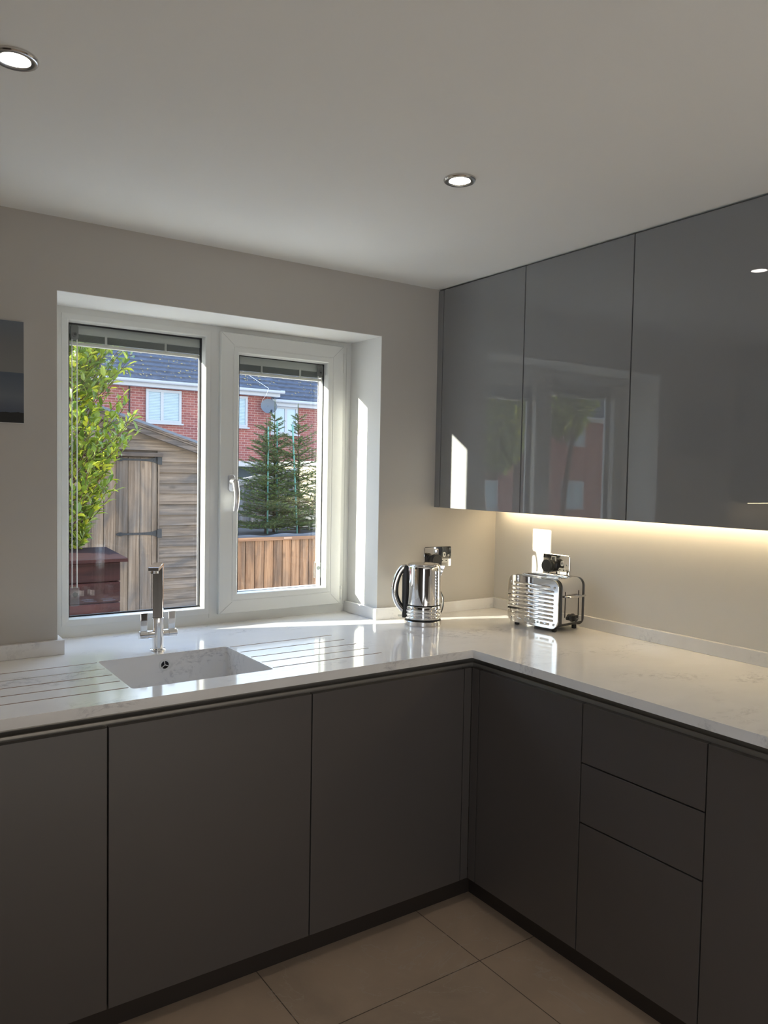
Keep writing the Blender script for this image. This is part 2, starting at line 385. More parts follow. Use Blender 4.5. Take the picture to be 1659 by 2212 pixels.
# white reveal lining (fresh white paint on head and sides of the opening)
bm = bmesh.new()
add_box(bm, XL, XR, 0.0005, RD, ZT - 0.0015, ZT + 0.001); add_box(bm, XR - 0.0015, XR + 0.001, 0.0005, RD, H, ZT); add_box(bm, XL - 0.001, XL + 0.0015, 0.0005, RD, H, ZT)
struct('trim_1', bm, 'reveal')

# ================================================================ WINDOW
win = bpy.data.objects.new('window_1', None); COL.objects.link(win); win['kind'] = 'structure'; win.location = (0, 0, 0)
GX0, GX1, GZ0, GZ1 = -1.785, -1.293, 0.963, 2.000
SX0, SX1, SZ0, SZ1 = -1.238, -0.690, 0.9375, 2.0245
OX0, OX1, OZ0, OZ1 = -1.163, -0.758, 1.003, 1.957
YF = RD; YO = RD + 0.07
bm = bmesh.new()
add_box(bm, XL, GX0 - 0.0, YF, YO, H, ZT); add_box(bm, GX1, SX0 + 0.03, YF, YO, H, ZT); add_box(bm, SX1 - 0.03, XR, YF, YO, H, ZT)
add_box(bm, GX0, GX1, YF, YO, GZ1, ZT); add_box(bm, GX0, GX1, YF, YO, H, GZ0)
add_box(bm, SX0 + .03, SX1 - .03, YF, YO, SZ1 - .03, ZT); add_box(bm, SX0 + .03, SX1 - .03, YF, YO, H, SZ0 + .03)
obj('frame', bm, 'upvc', win)
# glazing bead of the fixed light
bm = bmesh.new(); add_ring(bm, GX0 - 0.022, GX1 + 0.022, GZ0 - 0.022, GZ1 + 0.022, [(0, YF + 0.002), (0.0, YF - 0.0025), (0.019, YF - 0.004), (0.022, YF - 0.002), (0.026, YF + 0.022), (0.026, YF + 0.03), (0.0, YF + 0.03)])
obj('glazing_bead', bm, 'upvc', win)
bm = bmesh.new(); add_ring(bm, GX0, GX1, GZ0, GZ1, [(0.0, YF + 0.031), (0.0, YF + 0.0245), (0.009, YF + 0.026), (0.009, YF + 0.031)])
obj('gasket', bm, 'gasket', win)
bm = bmesh.new(); add_box(bm, GX0, GX1, YF + 0.032, YF + 0.036, GZ0, GZ1); o = obj('glass_pane', bm, 'glass', win)
bm = bmesh.new(); add_box(bm, GX0, GX1, YF + 0.054, YF + 0.058, GZ0, GZ1); o = obj('glass_pane', bm, 'glass', win)
bm = bmesh.new(); add_ring(bm, GX0, GX1, GZ0, GZ1, [(0.0, YF + 0.053), (0.0, YF + 0.037), (0.006, YF + 0.037), (0.006, YF + 0.053)])
obj('spacer_bar', bm, 'gasket', win)
# fine joint lines moulded in the frame
bm = bmesh.new()
for x in (-1.2705, ): add_box(bm, x - .0006, x + .0006, YF - 0.0006, YF + 0.001, 0.925, ZT - 0.025)
add_box(bm, SX1 + 0.0255, SX1 + 0.0267, YF - .0006, YF + .001, 0.93, ZT - .02)
obj('joint_line', bm, 'seam', win)
# opening sash
ys = YF - 0.02
bm = bmesh.new(); w_ = OX0 - SX0
add_ring(bm, SX0, SX1, SZ0, SZ1, [(0, YF + 0.05), (0, ys + 0.004), (0.003, ys), (w_ - 0.026, ys), (w_ - 0.0245, ys + 0.0012), (w_ - 0.022, ys + 0.0012), (w_ - 0.020, ys - 0.0008), (w_ - 0.003, ys - 0.001), (w_, ys + 0.0015), (w_ + 0.004, ys + 0.027), (w_ + 0.004, YF + 0.05)])
sash = obj('sash', bm, 'upvc', win)
bm = bmesh.new()
for (xa, za, xb, zb) in ((SX0, SZ0, OX0 - .02, OZ0 - .02), (SX1, SZ0, OX1 + .02, OZ0 - .02), (SX0, SZ1, OX0 - .02, OZ1 + .02), (SX1, SZ1, OX1 + .02, OZ1 + .02)):
    a = Vector((xa, ys - 0.0002, za)); b = Vector((xb, ys - 0.0002, zb)); add_tube(bm, [a.lerp(b, 0.06), b], 0.0006, 5)
obj('mitre_seam', bm, 'seam', sash)
bm = bmesh.new(); add_ring(bm, OX0, OX1, OZ0, OZ1, [(0.003, ys + 0.033), (0.003, ys + 0.026), (0.0145, ys + 0.028), (0.0145, ys + 0.033)])
obj('gasket', bm, 'gasket', sash)
bm = box(OX0, OX1, ys + 0.034, ys + 0.038, OZ0, OZ1); obj('glass_pane', bm, 'glass', sash)
bm = box(OX0, OX1, ys + 0.056, ys + 0.060, OZ0, OZ1); obj('glass_pane', bm, 'glass', sash)
bm = bmesh.new(); add_ring(bm, OX0, OX1, OZ0, OZ1, [(0.004, ys + 0.055), (0.004, ys + 0.039), (0.010, ys + 0.039), (0.010, ys + 0.055)])
obj('spacer_bar', bm, 'gasket', sash)
# handle
hx, hz = -1.192, 1.447
bm = bmesh.new()
add_loops(bm, [[(hx + u, ys - y_, hz + v) for u, v in rrect(0.0135 - q, 0.033 - q, 0.0125 - q, 8)] for y_, q in ((0, 0), (0.007, 0), (0.009, 0.002))])
hd = obj('handle_plate', bm, 'satin_chrome', win, smooth=True)
bm = bmesh.new()
add_tube(bm, [(hx, ys - 0.008, hz + 0.006), (hx + .001, ys - 0.024, hz + 0.006), (hx + .003, ys - 0.036, hz + .004)], [0.0125, 0.0125, 0.012], 20)
pts = []; rad = []
for i in range(13):
    t = i / 12; pts.append((hx + .003 + 0.002 * math.sin(t * 3), ys - 0.033 - 0.014 * math.sin(t * PI * 0.9), hz + 0.008 - 0.115 * t)); rad.append((0.0075 - .002 * t, 0.0125 - 0.003 * t))
add_tube(bm, pts, rad, 16, flat=(0, 1, 0))
lv = obj('handle_lever', bm, 'satin_chrome', hd, smooth=True)
# hinges
for z0, z1, nm in ((1.915, 1.995, 'hinge'), (0.955, 1.012, 'hinge')):
    bm = bmesh.new(); add_lathe(bm, [(0.0045, z0), (0.0055, z0 + .003), (0.0055, z1 - .014), (0.0048, z1 - .013), (0.0055, z1 - .012), (0.0045, z1)], SX1 + 0.006, ys + 0.006, 16)
    obj(nm, bm, 'upvc', win, smooth=True)

# integral blinds
def blind(name, label, x0, x1, ztop, y, gadget_left, slider_z, group, ygl):
    t = thing(name, label, 'blind', ((x0 + x1) / 2, y, ztop), 0, group)
    L = lambda bm_: [v.co.__isub__(Vector(((x0 + x1) / 2, y, ztop))) for v in bm_.verts]
    zh = ztop - 0.033; zs = zh - 0.027; zr = zs - 0.0125
    def P(nm, bm_, m_, par=t, **kw):
        L(bm_); return obj(nm, bm_, m_, par, **kw)
    P('head_box', box(x0, x1, y - 0.007, y + 0.008, zh, ztop, 0.001), 'blind')
    bm = bmesh.new(); n = 13
    for i in range(n):
        z = zh - 0.0012 - i * (0.0245 / n); add_box(bm, x0 + .003, x1 - .003, y - 0.007, y + 0.007, z - 0.0010, z)
    P('slat_stack', bm, 'slat')
    P('bottom_rail', box(x0 + .001, x1 - .001, y - 0.0075, y + 0.0075, zr, zs - 0.001, 0.002), 'blind_rail')
    for f in (0.27, 0.72):
        xx = x0 + (x1 - x0) * (f if gadget_left else f)
        bm = bmesh.new(); add_box(bm, xx - .004, xx + .004, y - 0.009, y - 0.0072, zs - .003, zh + .002); add_box(bm, xx - .007, xx + .005, y - 0.010, y - 0.0075, zs - .003, zs + 0.001)
        P('ladder_clip', bm, 'blind')
    gx = (x0 + 0.020) if gadget_left else (x1 - 0.020); yg = ygl
    bm = bmesh.new()
    add_loops(bm, [[(gx + u, yg - dy, ztop - 0.030 + v) for u, v in rrect(0.0125, 0.026, 0.010, 6)] for dy in (0.0, 0.009)])
    pu = P('cord_pulley', bm, 'smoke')
    bm = bmesh.new(); add_lathe(bm, [(0.0095, yg - 0.0095), (0.0095, yg - 0.011), (0.0065, yg - 0.0112), (0.006, yg - 0.0100)], gx, ztop - 0.037, 24, 'y'); P('pulley_wheel', bm, 'smoke', pu)
    bm = bmesh.new(); add_lathe(bm, [(0.0030, yg - 0.0100), (0.0030, yg - 0.0125)], gx, ztop - 0.037, 16, 'y'); P('pulley_axle', bm, 'charcoal', pu)
    for s in (-1, 1):
        bm = bmesh.new(); add_tube(bm, [(gx + s * 0.0085, yg - 0.006, ztop - 0.04), (gx + s * 0.0085, yg - 0.006, slider_z + 0.03)], 0.0017, 8); P('lift_cord', bm, 'cord')
    bm = bmesh.new()
    add_loops(bm, [[(gx + u, yg - dy, slider_z + v) for u, v in rrect(0.0145 - q, 0.034 - q, 0.004, 4)] for dy, q in ((0.0, 0), (0.012, 0), (0.014, 0.002))])
    sl = P('control_slider', bm, 'clear')
    bm = bmesh.new(); add_lathe(bm, [(0.009, yg - 0.0142), (0.009, yg - 0.0155), (0.0075, yg - 0.0155), (0.0075, yg - 0.0143)], gx, slider_z + .008, 20, 'y'); P('slider_grip', bm, 'smoke', sl)
    return t
blind('integral_blind', 'raised grey slatted blind between the panes of the wide fixed window light', GX0 + 0.006, GX1 - 0.006, GZ1 - 0.006, YF + 0.045, True, 1.040, 'raised blinds between the window panes', YF + 0.0315)
blind('integral_blind', 'raised grey slatted blind inside the narrow opening window beside the wall', OX0 + 0.010, OX1 - 0.010, OZ1 - 0.010, ys + 0.047, False, 1.085, 'raised blinds between the window panes', ys + 0.0335)

# ================================================================ WORKTOP (L shape with sink cut-out and drainer grooves)
SKX0, SKX1, SKY0, SKY1 = -1.788, -1.366, -0.523, -0.165
def boolean_mesh(base_bm, cut_bm, bevel=0.0):
    def mk(b):
        bmesh.ops.recalc_face_normals(b, faces=b.faces)
        me = bpy.data.meshes.new('tmp'); b.to_mesh(me); b.free(); o = bpy.data.objects.new('tmp', me); COL.objects.link(o); return o
    a, c = mk(base_bm), mk(cut_bm)
    md = a.modifiers.new('b', 'BOOLEAN'); md.object = c; md.operation = 'DIFFERENCE'; md.solver = 'EXACT'
    if bevel:
        bv = a.modifiers.new('v', 'BEVEL'); bv.width = bevel; bv.segments = 2; bv.limit_method = 'ANGLE'; bv.angle_limit = math.radians(50)
    dg = bpy.context.evaluated_depsgraph_get(); me = bpy.data.meshes.new_from_object(a.evaluated_get(dg))
    bpy.data.objects.remove(a); bpy.data.objects.remove(c)
    b = bmesh.new(); b.from_mesh(me); return b
# outline polygon incl. window board
RY = -3.6
out = [(WX, -D), (-E_ - 0.004, -D), (-E_, -D - 0.004), (-E_, RY), (0, RY), (0, 0), (XR, 0), (XR, RD), (XL, RD), (XL, 0), (WX, 0)]
bm = bmesh.new(); add_loops(bm, [[(x, y, z) for x, y in out] for z in (H - T, H)])
cut = bmesh.new()
add_loops(cut, [[((SKX0 + SKX1) / 2 + u, (SKY0 + SKY1) / 2 + v, z) for u, v in rrect((SKX1 - SKX0) / 2, (SKY1 - SKY0) / 2, 0.012, 5)] for z in (H - T - .02, H + .02)])
gy = (-0.179, -0.266, -0.346, -0.424, -0.503)
for k, y in enumerate(gy):
    add_box(cut, SKX1 + 0.006, -0.961, y - 0.0036, y + 0.0036, H - 0.003, H + 0.01)
    yl = y - 0.014
    add_box(cut, -2.20, SKX0 - 0.005, y - 0.0036, y + 0.0036, H - 0.003, H + 0.01)
wt = boolean_mesh(bm, cut, 0.0012)
# groove floor gets a separate pinkish brown tone
o = obj('worktop', wt, 'quartz'); o.data.materials.append(MT['groove'])
for p in o.data.polygons:
    c = p.center
    if H - 0.0035 < c.z < H - 0.0013 and (c.x < SKX0 - 0.001 or c.x > SKX1 + 0.001) and -0.52 < c.y < -0.16: p.material_index = 1
tag(o, 'pale veined quartz worktop running under the window and round the corner', 'worktop')
# sink
sk = thing('sink', 'moulded quartz undermount sink bowl set below the chrome tap', 'sink', ((SKX0 + SKX1) / 2, (SKY0 + SKY1) / 2, 0.715))
bm = bmesh.new(); hw, hd_ = (SKX1 - SKX0) / 2, (SKY1 - SKY0) / 2; zt_ = H - T - 0.7152
add_loops(bm, [[(u, v, z) for u, v in rrect(hw + dw, hd_ + dw, 0.012 + max(dw, 0) * .5, 5)] for dw, z in
               ((0.012, zt_), (0.012, -0.01), (-0.02, -0.012), (-0.02, -0.010), )], cap=False)
loops = [(0.012, zt_ - 0.0005), (0.012, -0.004), (0.0, -0.006)]
bm.free(); bm = bmesh.new()
add_loops(bm, [[(u, v, z) for u, v in rrect(hw + dw, hd_ + dw, 0.012, 5)] for dw, z in ((-0.0002, zt_ + 0.0262), (-0.0002, zt_), (0.012, zt_), (0.012, -0.005), (0.0, -0.008), (-0.05, -0.009), )], cap=True)
bm.faces.ensure_lookup_table()
# remove the top cap, add the inside
top = [f for f in bm.faces if all(abs(v.co.z - zt_ - 0.0262) < 1e-6 for v in f.verts) and len(f.verts) > 4]
bmesh.ops.delete(bm, geom=top, context='FACES')
add_loops(bm, [[(u, v, z) for u, v in rrect(hw + dw, hd_ + dw, 0.012, 5)] for dw, z in ((-0.0002, zt_ + 0.0262), (-0.0008, zt_ + 0.0258), (-0.0015, 0.02), (-0.004, 0.010), (-0.014, 0.006), (-0.06, 0.004))], cap=False)
vs = [(u, v, 0.004) for u, v in rrect(hw - 0.06, hd_ - 0.06, 0.012, 5)]; bm.faces.new([bm.verts.new(p) for p in vs])
bmesh.ops.remove_doubles(bm, verts=bm.verts, dist=1e-5)
obj('bowl', bm, 'quartz', sk)
ox, oz, oy = -1.578 - sk.location.x, 0.864 - sk.location.z, hd_ - 0.0005
bm = bmesh.new(); add_lathe(bm, [(0.019, oy + 0.0), (0.019, oy - 0.002), (0.0175, oy - 0.003), (0.0128, oy - 0.003), (0.0125, oy - 0.0015)], ox, oz, 32, 'y')
ov = obj('overflow_cover', bm, 'white_plastic', sk, smooth=False)
bm = bmesh.new(); add_lathe(bm, [(0.0124, oy - 0.0010), (0.0124, oy - 0.0022)], ox, oz, 24, 'y'); obj('overflow_opening', bm, 'black_hole', ov)
bm = bmesh.new()
for k in range(3):
    a = math.radians(90 + 120 * k + 8); add_tube(bm, [(ox, oy - 0.0026, oz), (ox + 0.0128 * math.cos(a), oy - 0.0026, oz + 0.0128 * math.sin(a))], 0.0016, 8)
obj('overflow_spoke', bm, 'white_plastic', ov)
bm = bmesh.new(); add_lathe(bm, [(0.036, 0.0045), (0.036, 0.006), (0.028, 0.007), (0.026, 0.0055)], 0, 0, 32, 'z'); obj('waste', bm, 'chrome', sk, smooth=True)

# upstands
UH, UT = 0.0462, 0.0186
def upst(label, x0, x1, y0, y1):
    tag(obj('upstand', box(x0, x1, y0, y1, H + 0.0002, H + UH, 0.0012), 'quartz'), label, 'upstand', 'quartz upstands along the walls')
upst('low quartz upstand on the wall left of the window', WX + .001, XL + UT, -UT, -0.0006)
upst('short quartz upstand returning along the left side of the window opening', XL + 0.0018, XL + UT, 0.0, RD - 0.001)
upst('short quartz upstand returning along the right side of the window opening', XR - UT, XR - 0.0018, 0.0, RD - 0.001)
upst('low quartz upstand behind the kettle between window and corner', XR - UT, -0.0006, -UT, -0.0006)
upst('long quartz upstand along the right wall behind the toaster', -UT, -0.0006, RY, -UT - 0.0006)

# ================================================================ BASE CABINETS
def carcass(bm, x0, x1, y0, y1, z0, z1, t=0.016):
    """open-topped box of boards"""
    add_box(bm, x0, x0 + t, y0, y1, z0, z1); add_box(bm, x1 - t, x1, y0, y1, z0, z1)
    add_box(bm, x0 + t, x1 - t, y0, y1, z0, z0 + t); 
G = 0.0021
def base_unit(label, run, a0, a1, drawers=None, name='base_cabinet'):
    """run 'b': along the window wall, a = x range; run 'r': along the right wall, a = y range (a0<a1)"""
    if run == 'b': t = thing(name, label, 'cabinet', ((a0 + a1) / 2, -DF / 2, 0.0)); 
    else: t = thing(name, label, 'cabinet', (-EF / 2, (a0 + a1) / 2, 0.0))
    lx, ly = t.location.x, t.location.y
    def P(nm, b, m_, par=t):
        for v in b.verts: v.co.x -= lx; v.co.y -= ly
        return obj(nm, b, m_, par)
    bm = bmesh.new()
    zc1 = 0.812
    if run == 'b':
        carcass(bm, a0 + .0005, a1 - .0005, -DF + 0.0215, -0.03, ZP, zc1); add_box(bm, a0 + .017, a1 - .017, -0.046, -0.03, ZP + .016, 0.69)
    else:
        xa, xb = -EF + 0.0215, -0.03
        add_box(bm, xa, xb, a0 + .0005, a0 + .0165, ZP, zc1); add_box(bm, xa, xb, a1 - .0165, a1 - .0005, ZP, zc1); add_box(bm, xa, xb, a0 + .0165, a1 - .0165, ZP, ZP + .016); add_box(bm, xb - .016, xb, a0 + .0165, a1 - .0165, ZP + .016, zc1)
    P('carcass', bm, 'carcass')
    zs = [(ZP, ZD)] if not drawers else drawers
    for i, (z0, z1) in enumerate(zs):
        g0 = G if z0 > ZP + .01 else 0; g1 = G if z1 < ZD - .01 else 0
        if run == 'b': b = box(a0 + G, a1 - G, -DF, -DF + 0.02, z0 + g0, z1 - g1, 0.0011)
        else: b = box(-EF, -EF + 0.02, a0 + G, a1 - G, z0 + g0, z1 - g1, 0.0011)
        P('drawer_front' if drawers else 'door', b, 'satin')
    return t
GB = 'handleless grey base cabinets'
base_unit('dark grey handleless base cabinet at the left edge, left of the sink cabinet', 'b', -2.469, -1.8724, )
base_unit('dark grey handleless base cabinet directly under the sink', 'b', -1.8724, -1.2756)
base_unit('dark grey handleless base cabinet under the drainer, left of the inner corner', 'b', -1.2756, -0.6792)
base_unit('dark grey handleless base cabinet beyond the left edge of the picture', 'b', -3.066, -2.469) if False else None
base_unit('dark grey single door base cabinet just right of the inner corner', 'r', -1.0887, -0.6351)
base_unit('dark grey base cabinet with three stacked drawers', 'r', -1.4918, -1.0887, [(0.6536, ZD), (0.4754, 0.6536), (ZP, 0.4754)], 'drawer_cabinet')
base_unit('dark grey handleless base cabinet at the right edge, beyond the drawers', 'r', -2.09, -1.4918)
# corner post
cp = thing('corner_post', 'dark grey L shaped filler post in the inner corner between the base cabinets', 'filler panel', (-EF, -DF, ZP))
bm = box(-0.6792 + G + EF, 0.0, 0.0015, 0.0195, 0, ZD - ZP, 0.0008); obj('filler', bm, 'satin', cp)
bm = box(0.0, 0.0185, -0.6351 + G + DF, 0.0, 0, ZD - ZP, 0.0008); obj('filler', bm, 'satin', cp)
# handle rails (recessed C profile between door top and worktop)
prof = [(0.0225, 0.020), (0.0225, ZD - 0.030 - 0), ]
def rail_profile():
    # (depth behind door front, z)
    return [(0.050, H - T - 0.001), (0.050, 0.823), (0.046, 0.816), (0.030, 0.8135), (0.0235, 0.817), (0.0215, 0.826), (0.0215, 0.8405), (0.0235, 0.8420), (0.0255, 0.8405), (0.0265, 0.826), (0.030, 0.821), (0.040, 0.821), (0.0465, 0.826), (0.047, H - T - 0.001)]
bm = bmesh.new(); pr = rail_profile()
add_loops(bm, [[(x - (0 if x < -1 else -d), -DF + d, z) for d, z in pr] for x in (-2.469, -EF)])
tag(obj('handle_rail', bm, 'rail'), 'recessed bronze handle channel above the cabinet doors under the window', 'handle rail', 'recessed handle channels under the worktop')
bm = bmesh.new()
add_loops(bm, [[(-EF + d, y + (d if y > -1 else 0), z) for d, z in pr] for y in (-2.09, -DF)])
tag(obj('handle_rail', bm, 'rail'), 'recessed bronze handle channel above the drawers on the right', 'handle rail', 'recessed handle channels under the worktop')
# plinths
tag(obj('plinth', box(-2.9, -EF + 0.05, -DF + 0.05, -DF + 0.066, 0.0005, ZP - 0.001), 'plinth'), 'dark kick board under the cabinets along the window wall', 'plinth', 'dark kick boards')
tag(obj('plinth', box(-EF + 0.0505, -EF + 0.066, -3.2, -DF + 0.049, 0.0005, ZP - 0.001), 'plinth'), 'dark kick board under the drawers along the right wall', 'plinth', 'dark kick boards')

# ================================================================ WALL CABINETS
WD, ZB, ZW = 0.3563, 1.3562, 2.2640
def wall_unit(label, y0, y1, name='wall_cabinet'):
    t = thing(name, label, 'cabinet', (-WD / 2, (y0 + y1) / 2, ZB)); ly = (y0 + y1) / 2; lx = -WD / 2
    bm = box(-WD + 0.0215 - lx, -0.001 - lx, y0 - ly + 0.0004, y1 - ly - 0.0004, 0.016, ZW - 0.02 - ZB); obj('carcass', bm, 'carcass', t)
    bm = box(-WD - lx, -WD + 0.02 - lx, y0 - ly + 0.0023, y1 - ly - 0.0023, 0, ZW - ZB, 0.001); obj('door', bm, 'gloss', t)
wall_unit('glossy grey wall cabinet nearest the window corner', -0.5126, -0.0358)
wall_unit('glossy grey wall cabinet in the middle, reflecting the window', -0.9929, -0.5126)
wall_unit('glossy grey wall cabinet at the right edge reflecting a ceiling light', -1.593, -0.9929)
tag(obj('filler_panel', box(-WD, -WD + 0.02, -0.0342, -0.0006, ZB, ZW, 0.0008), 'gloss'), 'narrow glossy grey filler strip between wall cabinet and window wall', 'filler panel')
tag(obj('shadow_gap_strip', box(-WD + 0.018, -0.002, -1.593, -0.002, ZW - 0.019, ZC - 0.0005), 'black_hole'), 'black strip painted as the shadow gap between wall cabinets and ceiling', 'filler panel')  # black strip stands in for the shade in the gap below the ceiling
# under-cabinet led
ls = thing('led_strip_light', 'warm glowing led strip under the right wall cabinets', 'strip light', (-0.035, -0.8, ZB + 0.004), 0, 'warm led strips under wall cabinets')
obj('channel', box(-0.012, 0.012, -0.79, 0.74, 0.007, 0.0115), 'satin_chrome', ls)
obj('diffuser', box(-0.008, 0.008, -0.785, 0.735, 0.003, 0.0068), 'led', ls)
# matching wall unit on the window wall beyond the picture edge (seen mirrored in the glossy doors)
t = thing('wall_cabinet', 'glossy grey wall cabinet left of the lake picture, mirrored in the right cabinet doors', 'cabinet', (-3.08, -0.17, ZB))
obj('carcass', box(-0.5, 0.5, -0.13, 0.169, 0.016, ZW - ZB - .002), 'carcass', t)
obj('door', box(-0.5, -0.002, -0.152, -0.132, 0, ZW - ZB, 0.001), 'gloss', t); obj('door', box(0.002, 0.5, -0.152, -0.132, 0, ZW - ZB, 0.001), 'gloss', t)
ls = thing('led_strip_light', 'warm led strip under the left wall cabinet, mirrored in the right cabinet doors', 'strip light', (-3.08, -0.10, ZB + 0.004), 0, 'warm led strips under wall cabinets')
obj('channel', box(-0.49, 0.49, -0.012, 0.012, 0.007, 0.0115), 'satin_chrome', ls); obj('diffuser', box(-0.485, 0.485, -0.008, 0.008, 0.003, 0.0068), 'led', ls)

# added unseen tall units behind the photographer, dark for the chrome and gloss to mirror
def tall_unit(label, x, y, rz, w=0.6):
    t = thing('backdrop_cabinet', label, 'cabinet', (x, y, 0), rz, 'unseen tall dark cabinets added behind the photographer')
    obj('carcass', box(-w / 2 + .001, w / 2 - .001, -0.56, -0.002, 0.087, 2.24), 'carcass', t)
    obj('door', box(-w / 2 + .002, w / 2 - .002, -0.582, -0.5615, 0.09, 1.10, 0.001), 'plinth', t); obj('door', box(-w / 2 + .002, w / 2 - .002, -0.582, -0.5615, 1.104, 2.235, 0.001), 'plinth', t)
    obj('plinth', box(-w / 2 + .001, w / 2 - .001, -0.52, -0.50, 0.001, 0.086), 'plinth', t)
for k in range(5): tall_unit('added tall dark cabinet on the far wall, ' + ('nearest the right wall', 'second from the right wall', 'in the middle of the five', 'second from the left wall', 'nearest the left wall')[k], -0.5 - 0.6 * k, WY + 0.0, PI)
for k in range(3): tall_unit('added tall dark cabinet on the left wall, ' + ('nearest the window wall', 'between its two neighbours', 'farthest from the window wall')[k], WX + 0.0, -1.6 - 0.6 * k, PI / 2)

# ================================================================ CEILING DOWNLIGHTS
def downlight(label, x, y, en=3):
    t = thing('downlight', label, 'ceiling light', (x, y, ZC), 0, 'round recessed ceiling downlights')
    bm = bmesh.new(); add_lathe(bm, [(0.0425, -0.0002), (0.0425, -0.004), (0.0405, -0.0065), (0.037, -0.0075), (0.0285, -0.0055), (0.0275, -0.0025)], 0, 0, 56)
    obj('bezel', bm, 'steel', t, smooth=True)
    bm = bmesh.new(); add_lathe(bm, [(0.027, -0.0026), (0.027, -0.0046), (0.02, -0.0056)], 0, 0, 40); obj('lens', bm, 'lamp', t)
    l = add_light('downlight_beam', 'SPOT', (x, y, ZC - 0.012), (0, 0, -1), en, (1.0, 0.90, 0.80), spot_size=math.radians(110), spot_blend=0.9, shadow_soft_size=0.027)
downlight('ceiling downlight cut by the upper left edge of the picture', -2.141, -0.943)
downlight('ceiling downlight above the worktop corner, near the wall cabinets', -1.075, -0.990)
downlight('ceiling downlight behind the camera on the wall cabinet side', -1.075, -2.75)
downlight('ceiling downlight behind the camera on the left side', -2.141, -2.75)

# ================================================================ PICTURE
t = thing('picture', 'unframed canvas picture of a dusky lake and dark hills, left of the window', 'picture', (-2.20, -0.0005, 1.6252))
PH = 0.307
obj('canvas', box(-0.232, 0.232, -0.018, 0, 0, PH, 0.0015), 'canvas_side', t)
obj('print', box(-0.231, 0.2312, -0.0192, -0.0182, 0.001, PH - 0.001), 'lake', t)

# ================================================================ SOCKETS AND PLUGS
def socket(label, loc, rotz):
    """local: plate in the xz plane facing -y, centre at origin"""
    t = thing('wall_socket', label, 'socket', loc, rotz, 'chrome double wall sockets')
    bm = bmesh.new(); add_loops(bm, [[(u, y, v) for u, v in rrect(0.073 - q, 0.0435 - q, 0.004, 4)] for y, q in ((-0.0004, 0), (-0.0035, 0), (-0.005, 0.0015))]); obj('face_plate', bm, 'chrome', t)
    for s in (-1, 1):
        xx = -0.010 if s < 0 else 0.058 - 0.0
        xx = -0.012 if s < 0 else 0.060
    for xx in (-0.0125,):
        bm = bmesh.new(); add_loops(bm, [[(xx + u, y, 0.0205 + v) for u, v in rrect(0.0125, 0.015, 0.003, 4)] for y in (-0.005, -0.0062)]); sr = obj('switch_surround', bm, 'white_plastic', t)
        bm = bmesh.new(); add_loops(bm, [[(xx + u * w, y, 0.0205 + v * w) for u, v in rrect(0.009, 0.0115, 0.002, 4)] for y, w in ((-0.0062, 1), (-0.0085, 0.92))]); obj('rocker', bm, 'chrome', sr)
    for cx_ in (0.034,):
        bm = bmesh.new()
        add_loops(bm, [[(cx_ + u, y, 0.009 + v) for u, v in rrect(0.0075, 0.011, 0.007, 6)] for y in (-0.005, -0.0062)])
        add_loops(bm, [[(cx_ + u, y, -0.0175 + v) for u, v in rrect(0.0175, 0.008, 0.007, 6)] for y in (-0.005, -0.0062)])
        add_lathe(bm, [(0.0042, -0.005), (0.0042, -0.0062)], cx_ + 0.0235, 0.005, 14, 'y')
        ins = obj('pin_insert', bm, 'white_plastic', t)
        bm = bmesh.new(); add_box(bm, cx_ - 0.002, cx_ + 0.002, -0.0066, -0.0061, 0.005, 0.013); obj('pin_hole', bm, 'black_hole', ins)
        for s in (-1, 1): bm = bmesh.new(); add_box(bm, cx_ + s * 0.0105 - 0.003, cx_ + s * 0.0105 + 0.003, -0.0066, -0.0061, -0.0195, -0.0155); obj('pin_hole', bm, 'black_hole', ins)
        bm = bmesh.new()
        add_lathe(bm, [(0.0018, -0.0061), (0.0018, -0.0066)], cx_ + 0.0235, 0.005, 10, 'y')
        obj('pin_hole', bm, 'black_hole', ins)
    return t
socket('chrome double socket on the window wall behind the kettle', (-0.333, 0, 1.1425), 0)
socket('chrome double socket on the right wall behind the toaster', (0, -0.375, 1.1305), -PI / 2)
def plug(label, loc, rotz, group, cable_pts):
    t = thing('power_plug', label, 'plug', loc, rotz, group)
    bm = bmesh.new()
    add_loops(bm, [[(u, y, v - 0.002) for u, v in rrect(0.024 - q, 0.024 - q, 0.018 - q * .5, 8)] for y, q in ((-0.0064, 0), (-0.018, 0), (-0.022, 0.002))])
    b = obj('plug_body', bm, 'black', t, smooth=True)
    bm = bmesh.new(); pr_ = [(0.0245, -0.0222)]
    for i in range(2):
        y = -0.024 - i * 0.007; pr_ += [(0.0245, y), (0.0270, y - 0.0015), (0.0270, y - 0.0045), (0.0245, y - 0.006)]
    pr_ += [(0.0270, -0.0385), (0.0270, -0.0440), (0.0250, -0.0458), (0.022, -0.0460), (0.021, -0.0452)]
    add_lathe(bm, pr_, 0, 0, 36, 'y'); obj('grip', bm, 'charcoal', t, smooth=True)
    bm = bmesh.new(); add_tube(bm, cable_pts, 0.0032, 10); obj('cable', bm, 'black', t, smooth=True)
    return t
def arc(pts, n=10):
    """catmull-rom"""
    P_ = [Vector(p) for p in pts]; P_ = [P_[0]] + P_ + [P_[-1]]; o = []
    for i in range(1, len(P_) - 2):
        for k in range(n):
            t_ = k / n; a, b, c, d = P_[i - 1], P_[i], P_[i + 1], P_[i + 2]
            o.append(0.5 * ((2 * b) + (-a + c) * t_ + (2 * a - 5 * b + 4 * c - d) * t_ ** 2 + (-a + 3 * b - 3 * c + d) * t_ ** 3))
    o.append(P_[-2]); return o
KX, KY = -0.5362, -0.1699
pl = (-0.3685, 0, 1.131)
